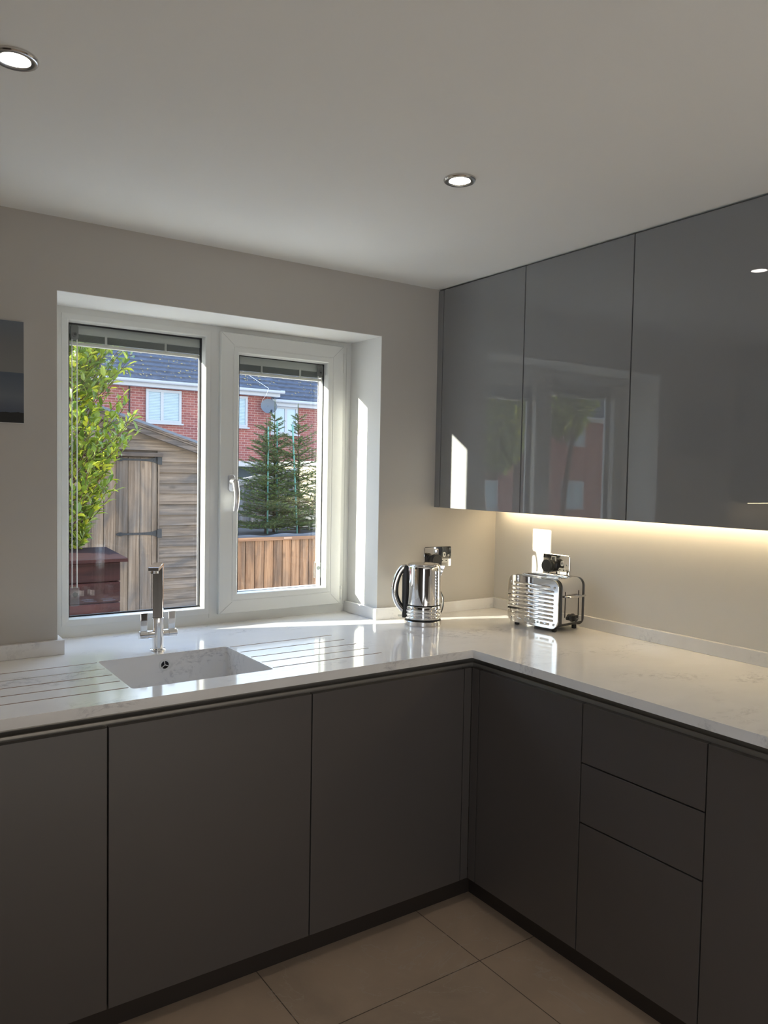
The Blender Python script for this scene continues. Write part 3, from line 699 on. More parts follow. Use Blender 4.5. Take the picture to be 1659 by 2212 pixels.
plug('black ribbed plug in the socket behind the kettle', pl, 0, 'black round plugs', arc([(0, -0.014, -0.024), (-0.010, -0.03, -0.06), (-0.020, -0.085, -0.11), (-0.017, -0.110, -0.150), (-0.030, -0.122, -0.190), (-0.055, -0.130, -0.215), (-0.090, -0.14, -0.221)]))
plug('black ribbed plug in the socket behind the toaster', (0, -0.358, 1.127), -PI / 2, 'black round plugs', arc([(0, -0.03, -0.024), (0.0, -0.032, -0.08), (0.0, -0.034, -0.17), (0.0, -0.04, -0.205), (0.03, -0.045, -0.2145)]))

# ================================================================ KETTLE
HDIR = math.atan2(0.50, -0.866)     # direction of the handle
kt = thing('kettle', 'polished chrome kettle with black and chrome loop handle on its round base', 'kettle', (KX, KY, H + 0.0004), HDIR)
def K(nm, bm_, m_, par=kt, **kw): kw.setdefault('smooth', True); return obj(nm, bm_, m_, par, **kw)
bm = bmesh.new(); add_lathe(bm, [(0.070, 0), (0.0735, 0.0006), (0.0741, 0.0014), (0.0741, 0.0020), (0.0741, 0.0165), (0.0741, 0.0172), (0.0733, 0.0182), (0.066, 0.0195)], seg=72); K('power_base', bm, 'steel')
bm = bmesh.new(); add_lathe(bm, [(0.0665, 0.0197), (0.0715, 0.0205), (0.0715, 0.0245), (0.0665, 0.0252)], seg=64); K('base_gap_ring', bm, 'black')
bm = bmesh.new(); pr_ = [(0.066, 0.0254), (0.0722, 0.0265), (0.0728, 0.030)]
for i in range(3):
    z = 0.034 + i * 0.0135; pr_ += [(0.0726, z), (0.0706, z + 0.002), (0.0706, z + 0.0045), (0.0724, z + 0.0065)]
pr_ += [(0.0722, 0.0755), (0.0710, 0.0775), (0.068, 0.0778)]
add_lathe(bm, pr_, seg=96); K('lower_band', bm, 'chrome')
bm = bmesh.new(); add_lathe(bm, [(0.0675, 0.078), (0.0700, 0.079), (0.0700, 0.081), (0.0675, 0.0815)], seg=64); K('band_seam', bm, 'black')
bm = bmesh.new(); add_lathe(bm, [(0.066, 0.0817), (0.0702, 0.0825), (0.0702, 0.10), (0.0694, 0.16), (0.0682, 0.215), (0.0672, 0.2300), (0.0655, 0.2345), (0.0635, 0.2360), (0.060, 0.2362)], seg=96); K('body', bm, 'chrome')
bm = bmesh.new(); add_lathe(bm, [(0.0615, 0.2364), (0.0615, 0.2385), (0.0595, 0.2405), (0.03, 0.2420), (0.005, 0.2424)], seg=64); K('lid', bm, 'steel')
# rivets in the band (near side)
for a_ in (0.72, 2.6, -0.9, -2.7):
    for z in (0.036, 0.0495, 0.063):
        c_ = Vector((0.0712 * math.cos(a_), 0.0712 * math.sin(a_), z)); d_ = Vector((math.cos(a_), math.sin(a_), 0))
        bm = bmesh.new(); add_tube(bm, [c_, c_ + d_ * 0.0028], 0.0022, 10); K('rivet', bm, 'steel')
# black spine with water gauge, handle
bm = bmesh.new(); add_loops(bm, [[(0.071 + u * w, v * w, z) for u, v in rrect(0.0115, 0.0135, 0.005, 4)] for z, w in ((0.027, 1), (0.10, 1), (0.18, 0.95), (0.228, 0.86), (0.233, 0.7))]); K('spine', bm, 'black')
bm = bmesh.new(); add_loops(bm, [[(0.0826 + u, v, z) for u, v in rrect(0.002, 0.006, 0.0015, 3)] for z in (0.088, 0.195)]); K('water_gauge', bm, 'smoke')
hp = arc([(0.070, 0, 0.224), (0.083, 0, 0.2235), (0.100, 0, 0.200), (0.1135, 0, 0.160), (0.1150, 0, 0.120), (0.103, 0, 0.085), (0.085, 0, 0.062), (0.075, 0, 0.056)], 6)
nh = len(hp)
bm = bmesh.new(); add_tube(bm, hp, [(0.0115, 0.0125)] * nh, 16, flat=(0, 1, 0)); K('handle', bm, 'chrome')
def inner(f):
    c_ = Vector((0.072, 0, 0.14)); return [p + (c_ - p).normalized() * f for p in hp]
bm = bmesh.new(); add_tube(bm, inner(0.0085), [(0.0108, 0.0080)] * nh, 16, flat=(0, 1, 0)); K('handle_grip', bm, 'black')
# spout
bm = bmesh.new(); add_loops(bm, [[(-0.0655, -0.018, 0.19), (-0.0655, 0.018, 0.19), (-0.063, 0.02, 0.2345), (-0.063, -0.02, 0.2345)], [(-0.071, -0.003, 0.205), (-0.071, 0.003, 0.205), (-0.084, 0.006, 0.2325), (-0.084, -0.006, 0.2325)]]); K('spout', bm, 'chrome', smooth=False)
# switch at the foot of the handle
bm = bmesh.new(); add_box(bm, 0.080, 0.099, -0.006, 0.006, 0.030, 0.036, 0.001); K('switch', bm, 'clear', smooth=False)
# embossed name on the band facing the room
face_dir = math.atan2(cam.location.y - KY, cam.location.x - KX) + 0.55
la = face_dir - HDIR
text_mesh('Dualit', 0.013, 0.0006, 'steel', 'badge', kt, (0.0728 * math.cos(la), 0.0728 * math.sin(la), 0.0335), (PI / 2, 0, la + PI / 2))

# ================================================================ TOASTER
TL, TW = 0.1238, 0.0856
ts = thing('toaster', 'chrome two slot toaster with ribbed side panels and a black dial on its end', 'toaster', (-0.1362, -0.4490, H + 0.0004), 0.0959)
z0, z1 = 0.013, 0.2020
def yz(hy, hz, r, x, cz=(z0 + z1) / 2, seg=8): return [(x, u, cz + v) for u, v in rrect(hy, hz, r, seg)]
zh = (z1 - z0) / 2
def TO(nm, bm_, m_, par=ts, **kw): return obj(nm, bm_, m_, par, **kw)
bm = bmesh.new(); add_loops(bm, [yz(TL - .003, zh - .003, 0.030, x) for x in (-TW + 0.005, TW - 0.005)]); TO('body', bm, 'charcoal', smooth=True)
# chrome wrap over ends and top
bm = bmesh.new(); o_, i_ = [], []
R_ = 0.030; zb_ = 0.034
def wrap(e):
    pts = [(-TL - e, zb_)]
    for k in range(9): a = math.radians(180 - 90 * k / 8); pts.append((-TL + R_ + (R_ + e) * math.cos(a), z1 - R_ + (R_ + e) * math.sin(a)))
    for k in range(9): a = math.radians(90 - 90 * k / 8); pts.append((TL - R_ + (R_ + e) * math.cos(a), z1 - R_ + (R_ + e) * math.sin(a)))
    pts.append((TL + e, zb_)); return pts
po, pi_ = wrap(0.0006), wrap(-0.004)
loop = po + list(reversed(pi_))
rings = [[bm.verts.new((x, a, b)) for a, b in loop] for x in (-0.060, 0.064)]; n_ = len(loop)
for j in range(n_): bm.faces.new((rings[0][j], rings[0][(j + 1) % n_], rings[1][(j + 1) % n_], rings[1][j]))
m_ = len(po)
for r_ in rings:
    for j in range(m_ - 1): bm.faces.new((r_[j], r_[j + 1], r_[n_ - 2 - j], r_[n_ - 1 - j]))
TO('shell', bm, 'chrome', smooth=True)
# ribbed side panels
for s in (-1, 1):
    bm = bmesh.new(); add_loops(bm, [yz(TL - q, zh - q, 0.031 - q, s * x) for x, q in ((TW - 0.006, 0.0), (TW - 0.0012, 0.0), (TW, 0.0015))])
    pn = TO('side_panel', bm, 'chrome', smooth=True)
    bm = bmesh.new(); xr = s * (TW - 0.0002)
    for i in range(10):
        z = 0.030 + i * 0.0158; ya, yb = -TL + 0.020, TL - 0.018
        if i in (0, 9): ya += 0.018; yb -= 0.012
        segs = [(ya, yb)] if not (i == 0 and s < 0) else [(ya, -0.040), (0.045, yb)]
        for a, b in segs:
            add_tube(bm, [(xr, a, z), (xr, a + 0.003, z), (xr, b - 0.003, z), (xr, b, z)], [(0.0015, 0.0012), (0.0048, 0.0026), (0.0048, 0.0026), (0.0015, 0.0012)], 14, flat=(0, 0, 1))
    obj('rib', bm, 'chrome', pn, smooth=True)
    for yy in (-TL + 0.018, TL - 0.018):
        for zz in (0.0305, z1 - 0.0295):
            bm = bmesh.new(); add_lathe(bm, [(0.0052, s * (TW - 0.001)), (0.0050, s * (TW + 0.0012)), (0.003, s * (TW + 0.0020)), (0.0008, s * (TW + 0.0014))], yy, zz, 18, 'x'); obj('screw', bm, 'steel', pn, smooth=True)
text_mesh('Dualit', 0.0215, 0.0010, 'white_plastic', 'badge', ts, (-TW - 0.0016, 0.010, 0.0305), (PI / 2, 0, -PI / 2))
text_mesh('G', 0.010, 0.0010, 'white_plastic', 'badge', ts, (-TW - 0.0016, -0.030, 0.0305), (PI / 2, 0, -PI / 2))
# feet
for a in (-1, 1):
    for b in (-1, 1):
        bm = bmesh.new(); add_lathe(bm, [(0.0085, 0.0), (0.0095, 0.002), (0.0095, 0.0155)], a * 0.062, b * 0.092, 18); TO('foot', bm, 'black')
# bread slots
for xx in (-0.026, 0.030):
    bm = box(xx - 0.016, xx + 0.016, -0.088, 0.088, z1 + 0.0007, z1 + 0.0016, 0.0003); sl = TO('slot_rim', bm, 'steel')
    bm = box(xx - 0.0125, xx + 0.0125, -0.084, 0.084, z1 + 0.0017, z1 + 0.0021); obj('slot_opening', bm, 'black_hole', sl)
    bm = bmesh.new()
    for k in range(2): add_tube(bm, [(xx + (k - .5) * 0.016, -0.084, z1 + 0.003), (xx + (k - .5) * 0.016, 0.084, z1 + 0.003)], 0.0011, 6)
    obj('guide_wire', bm, 'chrome', sl)
# end face: lever slots, lever, dial
ye = -TL - 0.0006
for xx in (-0.042, 0.042):
    bm = bmesh.new(); add_loops(bm, [[(xx + u, y, 0.106 + v) for u, v in rrect(0.0024, 0.050, 0.0023, 4)] for y in (ye - 0.0001, ye - 0.0006)]); TO('lever_slot', bm, 'black_hole')
bm = bmesh.new()
add_tube(bm, arc([(-0.046, ye - 0.004, 0.137), (-0.034, ye - 0.016, 0.137), (0.0, ye - 0.022, 0.137), (0.04, ye - 0.022, 0.137), (0.056, ye - 0.018, 0.137)], 5), (0.0042, 0.006), 12, flat=(0, 0, 1))
for xx in (-0.042, 0.042): add_box(bm, xx - 0.0018, xx + 0.0018, ye - 0.020, ye - 0.0007, 0.134, 0.140)
TO('lever', bm, 'steel', smooth=True)
bm = bmesh.new(); add_lathe(bm, [(0.0165, ye - 0.0004), (0.0165, ye - 0.003), (0.0135, ye - 0.0045), (0.0130, ye - 0.018), (0.0115, ye - 0.0195), (0.002, ye - 0.0195)], 0.006, 0.052, 32, 'y'); dk = TO('dial', bm, 'black', smooth=True)
bm = bmesh.new(); add_loops(bm, [[(0.0115, y, 0.049), (0.0065, y, 0.049), (0.009, y, 0.054)] for y in (ye - 0.0196, ye - 0.0200)]); obj('dial_mark', bm, 'white_plastic', dk)
for xx, rr in ((-0.026, 0.0068), (0.034, 0.0068)):
    bm = bmesh.new(); add_lathe(bm, [(rr, ye - 0.0004), (rr, ye - 0.003), (rr - 0.002, ye - 0.003), (rr - 0.002, ye - 0.0022)], xx, 0.053, 20, 'y'); TO('button', bm, 'black')
bm = bmesh.new(); add_tube(bm, [(-0.02, TL + 0.0006, 0.045), (-0.02, TL + 0.018, 0.045)], 0.008, 16); TO('tray_knob', bm, 'chrome', smooth=True)

# ================================================================ TAP
tx, ty = -1.580, -0.103
tp = thing('tap', 'tall chrome mixer tap with square swan neck and two flat levers', 'tap', (tx, ty, H + 0.0003), 0.0)
def TP(nm, bm_, m_='chrome', par=tp, **kw): kw.setdefault('smooth', True); return obj(nm, bm_, m_, par, **kw)
bm = bmesh.new(); add_lathe(bm, [(0.0255, 0), (0.0255, 0.003), (0.0235, 0.0050), (0.0195, 0.0055)], seg=48); TP('base_flange', bm)
bm = bmesh.new(); add_lathe(bm, [(0.0180, 0.0055), (0.0180, 0.1035), (0.0192, 0.1045), (0.0192, 0.1075), (0.0160, 0.1082)], seg=48); bd = TP('body', bm)
SPD = Vector((-0.10, -0.995, 0)).normalized()
# square neck then spout reaching over the sink
ang = 0.43
nk = bpy.data.objects.new('neck', None)
bm = bmesh.new(); add_box(bm, -0.0160, 0.0160, -0.010, 0.015, 0.1083, 0.2845, 0.0012); neck = TP('neck', bm, smooth=False, rot=(0, 0, -ang))
bm = bmesh.new(); add_box(bm, -0.0160, 0.0160, -0.128, 0.0195, 0.2760, 0.2870, 0.0012); sp_ = obj('spout', bm, 'chrome', tp, rot=(0, 0, -ang))
bm = bmesh.new(); add_lathe(bm, [(0.0125, 0.2758), (0.0125, 0.2670), (0.0110, 0.2665)], 0, -0.110, 28); obj('aerator', bm, 'steel', sp_, smooth=True)
for s in (-1, 1):
    bm = bmesh.new(); add_lathe(bm, [(0.0130, s * 0.0120), (0.0130, s * 0.0330), (0.0122, s * 0.0335), (0.0138, s * 0.0340), (0.0138, s * 0.0610), (0.0128, s * 0.0622)], 0, 0.0535, 32, 'x'); am = TP('valve_arm', bm)
    bm = bmesh.new(); add_loops(bm, [[(s * 0.046 + u, v, z) for u, v in rrect(w, 0.0022, 0.002, 3)] for z, w in ((0.063, 0.0112), (0.124, 0.0122))]); obj('lever', bm, 'chrome', am)

# ================================================================ GARDEN
GZ = -0.35
struct('ground', box(-14, 22, 0.34, 40, GZ - 0.1, GZ), 'paving')

def boards_v(bm, x0, x1, y, z0, z1, w, th=0.014, gap=0.004, jitter=0.0, rnd=None):
    x = x0; 
    while x < x1 - 0.01:
        xe = min(x + w, x1); add_box(bm, x + gap / 2, xe - gap / 2, y, y + th, z0, z1 + (rnd.uniform(-jitter, jitter) if rnd else 0), 0.003, 1); x = xe
# --- shed
SY = 3.9
sh = thing('garden_shed', 'weathered timber shed with plank door and black strap hinges beyond the window', 'shed', (-0.9, SY, GZ))
def L_(bm_, t_):
    for v in bm_.verts: v.co -= t_.location
    return bm_
xR, xApex, zR, zApex = 0.16, -1.05, 1.655, 2.03
def roof_z(x): return zR + (zApex - zR) * (1 - abs(x - xApex) / (xR - xApex))
bm = bmesh.new(); p_ = 0.0905; z = GZ + 0.02
DX0, DX1 = -1.30, -0.262
while z < zApex - 0.03:
    for (a, b) in ((xApex * 2 - xR, DX0), (DX1, xR)) if z < 1.60 else ((xApex * 2 - xR, xR),):
        zt2 = z + p_ + 0.006
        def lim(zz): return (xR - xApex) * max(0.02, min(1, 1 - (zz - zR) / (zApex - zR)))
        e0, e1 = lim(z), lim(zt2)
        if a < xApex - e1 + 0.001 or b > xApex + e1 - 0.001:
            al, ah = max(a, xApex - e0), max(a, xApex - e1); bl, bh = min(b, xApex + e0), min(b, xApex + e1)
        else: al = ah = a; bl = bh = b
        add_loops(bm, [[(x0_, SY - 0.020, z), (x0_, SY + 0.006, z), (x1_, SY + 0.006, zt2), (x1_, SY - 0.006, zt2)] for x0_, x1_ in ((al, ah), (bl, bh))])
    z += p_
obj('cladding', L_(bm, sh), 'shed_h', sh)
bm = bmesh.new(); add_box(bm, xApex * 2 - xR + .02, xR - .02, SY + 0.007, SY + 2.0, GZ, zR - 0.03)
add_loops(bm, [[(xApex * 2 - xR + .02, y, zR - 0.03), (xR - .02, y, zR - 0.03), (xApex, y, zApex - 0.03)] for y in (SY + 0.007, SY + 2.0)]); obj('walls', L_(bm, sh), 'shed_dark', sh)
bm = bmesh.new()
for s in (1, -1):
    e_ = (zApex - zR) / (xR - xApex); xe = xApex + s * (xR - xApex + 0.10); ze = zR - 0.10 * e_
    add_loops(bm, [[(xApex, y, zApex + dz), (xe, y, ze + dz), (xe, y, ze + dz + 0.022), (xApex, y, zApex + dz + 0.022)] for y, dz in ((SY - 0.09, 0.045), (SY + 2.1, 0.045))])
rf = obj('roof', L_(bm, sh), 'felt', sh)
bm = bmesh.new()
for s in (1, -1):
    for k, (y0_, zz0, zz1) in enumerate(((SY - 0.078, -0.035, 0.010), (SY - 0.086, 0.012, 0.026), (SY - 0.092, 0.028, 0.044))):
        e_ = (zApex - zR) / (xR - xApex); xe = xApex + s * (xR - xApex + 0.10); ze = zR - 0.10 * e_
        add_loops(bm, [[(xApex, y, zApex + zz0), (xe, y, ze + zz0), (xe, y, ze + zz1), (xApex, y, zApex + zz1)] for y in (y0_, SY - 0.03)])
obj('bargeboard', L_(bm, sh), 'shed_dark', sh)
bm = bmesh.new(); boards_v(bm, DX0 + .004, DX1 - 0.003, SY - 0.012, GZ + 0.05, 1.600, 0.0985, 0.018, 0.003); dr = obj('door', L_(bm, sh), 'shed_v', sh)
bm = bmesh.new(); add_box(bm, DX0 - 0.02, DX1 + 0.035, SY - 0.055, SY - 0.005, 1.608, 1.640, 0.006); obj('door_canopy', L_(bm, sh), 'shed_dark', sh)
bm = bmesh.new(); add_box(bm, DX1 + 0.0, DX1 + 0.012, SY - 0.026, SY - 0.004, GZ + .05, 1.605); obj('door_frame', L_(bm, sh), 'shed_v', sh)
for hz_ in (1.580, 0.962):
    bm = bmesh.new(); yy = SY - 0.018
    prof_ = [(0, 0.030), (-0.03, 0.018), (-0.08, 0.011), (-0.18, 0.0085), (-0.285, 0.008), (-0.30, 0.017), (-0.318, 0.014), (-0.345, 0.0)]
    topl = [(DX1 - 0.004 + x, yy, hz_ + h) for x, h in prof_]; botl = [(DX1 - 0.004 + x, yy, hz_ - h) for x, h in reversed(prof_[:-1])]
    L1 = topl + botl; add_loops(bm, [[(x, yy, z) for x, _, z in L1], [(x, yy + 0.005, z) for x, _, z in L1]])
    add_box(bm, DX1 - 0.003, DX1 + 0.032, SY - 0.034, SY - 0.0275, hz_ - 0.038, hz_ + 0.038, 0.002)
    add_tube(bm, [(DX1 - 0.004, SY - 0.030, hz_ - 0.032), (DX1 - 0.004, SY - 0.030, hz_ + 0.032)], 0.005, 8)
    for x in (-0.306, -0.2, -0.1, -0.03): add_tube(bm, [(DX1 - 0.004 + x, yy - 0.004, hz_), (DX1 - 0.004 + x, yy, hz_)], 0.0055, 8)
    obj('strap_hinge', L_(bm, sh), 'iron', dr if False else sh)
# --- red storage chest
rb = thing('storage_chest', 'low dark red stained timber chest with overhanging lid outside the fixed window', 'storage chest', (-1.75, 2.15, GZ))
bm = bmesh.new(); z = GZ
while z < 0.955:
    add_box(bm, -2.55, -1.126, 1.925, 1.945, z + 0.002, min(z + 0.118, 0.962), 0.004, 1); add_box(bm, -1.146, -1.126, 1.947, 2.30, z + 0.002, min(z + 0.118, 0.962), 0.004, 1); z += 0.12
add_box(bm, -2.55, -1.15, 1.947, 2.30, GZ, 0.955)
obj('body', L_(bm, rb), 'red_wood', rb)
bm = bmesh.new(); add_loops(bm, [[(x, 1.89, 0.965), (x, 1.89, 0.984), (x, 2.36, 1.010), (x, 2.36, 0.991)] for x in (-2.6, -1.092)]); obj('lid', L_(bm, rb), 'red_wood', rb)
# --- raised planter
pt = thing('raised_planter', 'raised planter clad in orange brown upright boards, holding the young spruces', 'planter', (1.7, 4.2, GZ))
rn = random.Random(4)
bm = bmesh.new(); boards_v(bm, 0.30, 3.4, 4.205, GZ + 0.02, 0.850, 0.098, 0.016, 0.006, 0, rn)
# stepped boards on the left end
y = 4.23
while y < 5.4: add_box(bm, 0.30, 0.316, y + .003, y + 0.095, GZ + .02, 0.85, 0.003, 1); y += 0.098
obj('board_cladding', L_(bm, pt), 'planter_wood', pt)
bm = box(0.28, 3.42, 4.185, 4.2035, 0.838, 0.872, 0.003); obj('top_rail', L_(bm, pt), 'planter_rail', pt)
bm = box(1.085, 1.175, 4.181, 4.1845, 0.850, 0.868, 0.001); obj('metal_plate', L_(bm, pt), 'copper', pt)['label'] = 'small copper coloured plate'
# membrane with wavy upper edge
bm = bmesh.new(); n_ = 60; lo = []
for i in range(n_ + 1):
    x = 0.29 + 3.1 * i / n_; zz = 0.893 + 0.007 * math.sin(i * 0.9) + 0.006 * math.sin(i * 0.37 + 1); lo.append((x, zz))
for y0_, y1_ in ((4.214, 4.24),):
    for i in range(n_):
        (xa, za), (xb, zb2) = lo[i], lo[i + 1]
        add_loops(bm, [[(xa, y0_, 0.86), (xa, y1_, 0.86), (xa, y1_, za), (xa, y0_, za)], [(xb, y0_, 0.86), (xb, y1_, 0.86), (xb, y1_, zb2), (xb, y0_, zb2)]], cap=False)
obj('liner', L_(bm, pt), 'felt', pt)
obj('soil', L_(box(0.32, 3.39, 4.245, 5.6, GZ, 0.855), pt), 'soil', pt)
bm = box(0.316, 3.4, 4.222, 4.2135 + .0305, GZ, 0.855); bm.free()

# --- spruces
def spruce(label, x, y, ztop, rmax, seed, lean=0.0, branches=46):
    rn = random.Random(seed); zb_ = 0.857; Hh = ztop - zb_
    t = thing('spruce_tree', label, 'tree', (x, y, zb_), 0, 'young staked spruces in the planter')
    bm = bmesh.new(); add_tube(bm, [(lean * (1 - k / 6), 0, Hh * k / 6 * 0.985) for k in range(7)], [0.013 * (1 - k / 6.3) + 0.0015 for k in range(7)], 8); tr = bmesh.new(); 
    nd = bmesh.new()
    def needles(a, b, n, ln, spread=1.0):
        d = (b - a); Ld = d.length
        if Ld < 1e-4: return
        d.normalize(); s1 = d.cross(Vector((0, 0, 1)));
        s1 = s1.normalized() if s1.length > 1e-3 else Vector((1, 0, 0)); s2 = d.cross(s1)
        for i in range(n):
            p = a + d * Ld * (i + rn.random()) / n; an = rn.uniform(0, 2 * PI)
            r = s1 * math.cos(an) + s2 * math.sin(an); tip = p + (d * 0.6 + r * spread).normalized() * ln * rn.uniform(0.75, 1.1)
            w = d.cross(r).normalized() * 0.0017
            nd.faces.new((nd.verts.new(p - w), nd.verts.new(p + w), nd.verts.new(tip)))
    # leader
    needles(Vector((lean * 0.02, 0, Hh * 0.84)), Vector((0, 0, Hh)), 220, 0.019)
    nw = 17
    for w in range(nw):
        f = (w + 0.3) / nw; z = Hh * (0.03 + 0.87 * f) + rn.uniform(-0.012, 0.012); R = rmax * (1 - f) ** 0.8 + 0.07; nb_ = 7 if w < nw - 3 else 5
        for k in range(nb_):
            an = 2 * PI * (k + rn.uniform(-0.25, 0.25)) / nb_ + w * 1.1; Rl = R * rn.uniform(0.75, 1.15)
            dx, dy = math.cos(an), math.sin(an); rise = 0.35 * (f) + 0.12 + rn.uniform(-0.08, 0.08)
            z2_ = z + rn.uniform(-0.028, 0.028); Rl *= rn.choice((0.75, 1.0, 1.0, 1.15)); a = Vector((lean * (1 - z2_ / Hh), 0, z2_)); pts = []
            for q in range(6):
                s_ = q / 5; pts.append(a + Vector((dx * Rl * s_, dy * Rl * s_, Rl * (rise * s_ - 0.20 * s_ * (1 - s_) * (1 - f)))))
            add_tube(bm, pts, [0.0032 * (1 - q / 6.5) + 0.0006 for q in range(6)], 5)
            for q in range(5): needles(pts[q], pts[q + 1], int(20 + Rl * 50), 0.016)
            ntw = int(3 + Rl * 17)
            for j in range(ntw):
                s_ = 0.25 + 0.7 * (j + rn.random() * 0.5) / ntw; i0 = min(4, int(s_ * 5)); p = pts[i0].lerp(pts[i0 + 1], s_ * 5 - i0)
                sd = -1 if j % 2 else 1; tl = Rl * (0.42 * (1 - s_) + 0.13)
                side = Vector((-dy * sd, dx * sd, 0)); e2 = p + (Vector((dx, dy, 0)) * 0.8 + side * 0.9 + Vector((0, 0, rn.uniform(0.0, 0.35)))) .normalized() * tl
                add_tube(bm, [p, e2], [0.0014, 0.0006], 4); needles(p, e2, int(10 + tl * 380), 0.015)
    obj('trunk', bm, 'bark', t); o = obj('needles', nd, 'needle', t); return t
spruce('left and shortest young spruce in the planter', 1.19, 4.80, 2.07, 0.42, 3)
spruce('slim middle young spruce in the planter', 1.357, 4.95, 2.27, 0.36, 8)
spruce('tall young spruce nearest the right side of the window view', 1.53, 4.75, 2.23, 0.44, 21, 0.03)
spruce('young spruce standing at the far right of the planter', 2.05, 5.05, 1.75, 0.44, 33)
for lb, a, b in (('green cane tied beside the left spruce', (1.188, 4.755, 0.857), (1.186, 4.755, 1.972)), ('green cane rising beside the middle spruce', (1.352, 4.86, 0.857), (1.340, 4.86, 2.04)), ('green leaning cane beside the right spruce', (1.488, 4.66, 0.857), (1.418, 4.66, 2.00))):
    bm = bmesh.new(); a, b = Vector(a), Vector(b); pts = [a.lerp(b, i / 24) for i in range(25)]
    add_tube(bm, pts, [0.0085 + 0.0012 * (i % 2) for i in range(25)], 8); tag(obj('garden_cane', bm, 'stake', smooth=True), lb, 'garden cane', 'green garden canes')

# --- broadleaf shrub
def shrub():
    rn = random.Random(11); cx0, cy0 = -1.42, 2.45
    t = thing('laurel_shrub', 'bushy green leafed shrub with reddish twigs in front of the shed', 'shrub', (cx0, cy0, GZ))
    def xmax(z):
        pts = [(1.02, -1.22), (1.12, -1.16), (1.22, -1.08), (1.36, -1.00), (1.50, -0.97), (1.69, -0.90), (1.85, -0.86), (2.05, -0.88), (2.2, -0.91), (2.45, -1.0), (2.7, -1.25)]
        for (za, xa), (zb2, xb) in zip(pts, pts[1:]):
            if za <= z <= zb2: return xa + (xb - xa) * (z - za) / (zb2 - za)
        return -1.35
    st = bmesh.new(); lf = bmesh.new()
    add_tube(st, [(0, 0, 0), (0.02, 0, 0.7), (0.10, -0.02, 1.35), (0.14, 0, 1.6)], [0.032, 0.028, 0.02, 0.014], 8)
    def leaf(p, d, ln, wd):
        d = d.normalized(); s_ = d.cross(Vector((rn.uniform(-.5, .5), rn.uniform(-.5, .5), 1))).normalized(); u = s_.cross(d)
        c = [p, p + d * ln * 0.35 + s_ * wd - u * wd * -0.3, p + d * ln * 0.75 + s_ * wd * 0.8 + u * wd * 0.3, p + d * ln - u * ln * 0.08, p + d * ln * 0.75 - s_ * wd * 0.8 + u * wd * 0.3, p + d * ln * 0.35 - s_ * wd + u * wd * 0.3]
        mid = [p + d * ln * 0.35, p + d * ln * 0.75]
        V = [lf.verts.new(q) for q in c + mid]
        for f in ((0, 1, 6), (1, 2, 7, 6), (2, 3, 7), (3, 4, 7), (4, 5, 6, 7), (5, 0, 6)): lf.faces.new([V[i] for i in f])
    n = 0
    while n < 520:
        z = rn.uniform(1.04, 2.62); xm = xmax(z); R = xm - cx0; an = rn.uniform(-PI, PI); rr = abs(R + 0.02) * math.sqrt(rn.uniform(0.12, 1.0))
        if an > PI * 0.5 or an < -PI * 0.5: rr *= 1.0
        ex = Vector((rr * math.cos(an) * (1.0 if math.cos(an) > 0 else 1.1), rr * math.sin(an) * 0.9, z - GZ))
        rootz = max(1.20, ex.z - rn.uniform(0.20, 0.55)); a = Vector((0.08, 0, rootz)).lerp(Vector((ex.x * 0.35, ex.y * 0.35, rootz)), 0.7)
        m1 = a.lerp(ex, 0.55) + Vector((0, 0, -0.03)); pts = [a, m1, ex]
        add_tube(st, pts, [0.003, 0.0022, 0.0012], 5)
        for j in range(14):
            s_ = 0.35 + 0.67 * j / 13; p = (a.lerp(m1, s_ * 2) if s_ < .5 else m1.lerp(ex, min(1, s_ * 2 - 1)))
            d = (ex - a).normalized(); r = Vector((rn.gauss(0, 1), rn.gauss(0, 1), rn.gauss(0.2, 0.7))).normalized()
            leaf(p, d * 0.7 + r * 0.95, rn.uniform(0.048, 0.082), rn.uniform(0.011, 0.0165))
        n += 1
    obj('stem', st, 'redstem', t); obj('foliage', lf, 'leaf', t)
    return t
sb0 = shrub()
for k, (x, y, sc_, rz) in enumerate(((-5.4, 5.2, 1.5, 1.3), (-8.2, 7.6, 2.0, 2.6), (-11.5, 9.5, 2.2, 4.0))):
    r_ = sb0.copy(); COL.objects.link(r_); r_.location = (x, y, GZ); r_.scale = (sc_,) * 3; r_.rotation_euler = (0, 0, rz)
    r_['label'] = ('leafy shrub further left in the garden, smallest of those mirrored in the cabinet doors', 'leafy shrub of middle height in the left of the garden, mirrored in the cabinet doors', 'tallest leafy shrub at the far left of the garden, mirrored in the cabinet doors')[k]
    for ch in list(sb0.children):
        c_ = ch.copy(); COL.objects.link(c_); c_.parent = r_

# --- silvered fence and buildings beyond the planter
fn = thing('garden_fence', 'silvered grey board fence with a pale capping rail behind the spruces', 'fence', (2.0, 7.0, GZ))
bm = bmesh.new(); x = 0.6; rn = random.Random(2)
while x < 2.75:
    zt3 = 1.32 + (x - 1.854) * 0.197; add_box(bm, x + 0.004, x + 0.086, 7.01 + (0.012 if int(x * 11) % 2 else 0), 7.03 + (0.012 if int(x * 11) % 2 else 0), GZ, zt3); x += 0.09
obj('board_panel', L_(bm, fn), 'grey_wood', fn)
bm = bmesh.new(); add_loops(bm, [[(x, 6.97, z), (x, 7.06, z), (x, 7.06, z + 0.085), (x, 6.97, z + 0.085)] for x, z in ((0.6, 1.07), (2.75, 1.493))]); obj('capping_rail', L_(bm, fn), 'grey_cap', fn)
gg = thing('garage', 'flat roofed outbuilding with cream side wall and white roof edge behind the spruces', 'outbuilding', (3.0, 10.2, GZ))
bm = bmesh.new(); add_box(bm, -1.0, 4.0, 10.2, 13.0, GZ, 1.62); obj('rear_wall', L_(bm, gg), 'shaded_wall', gg)
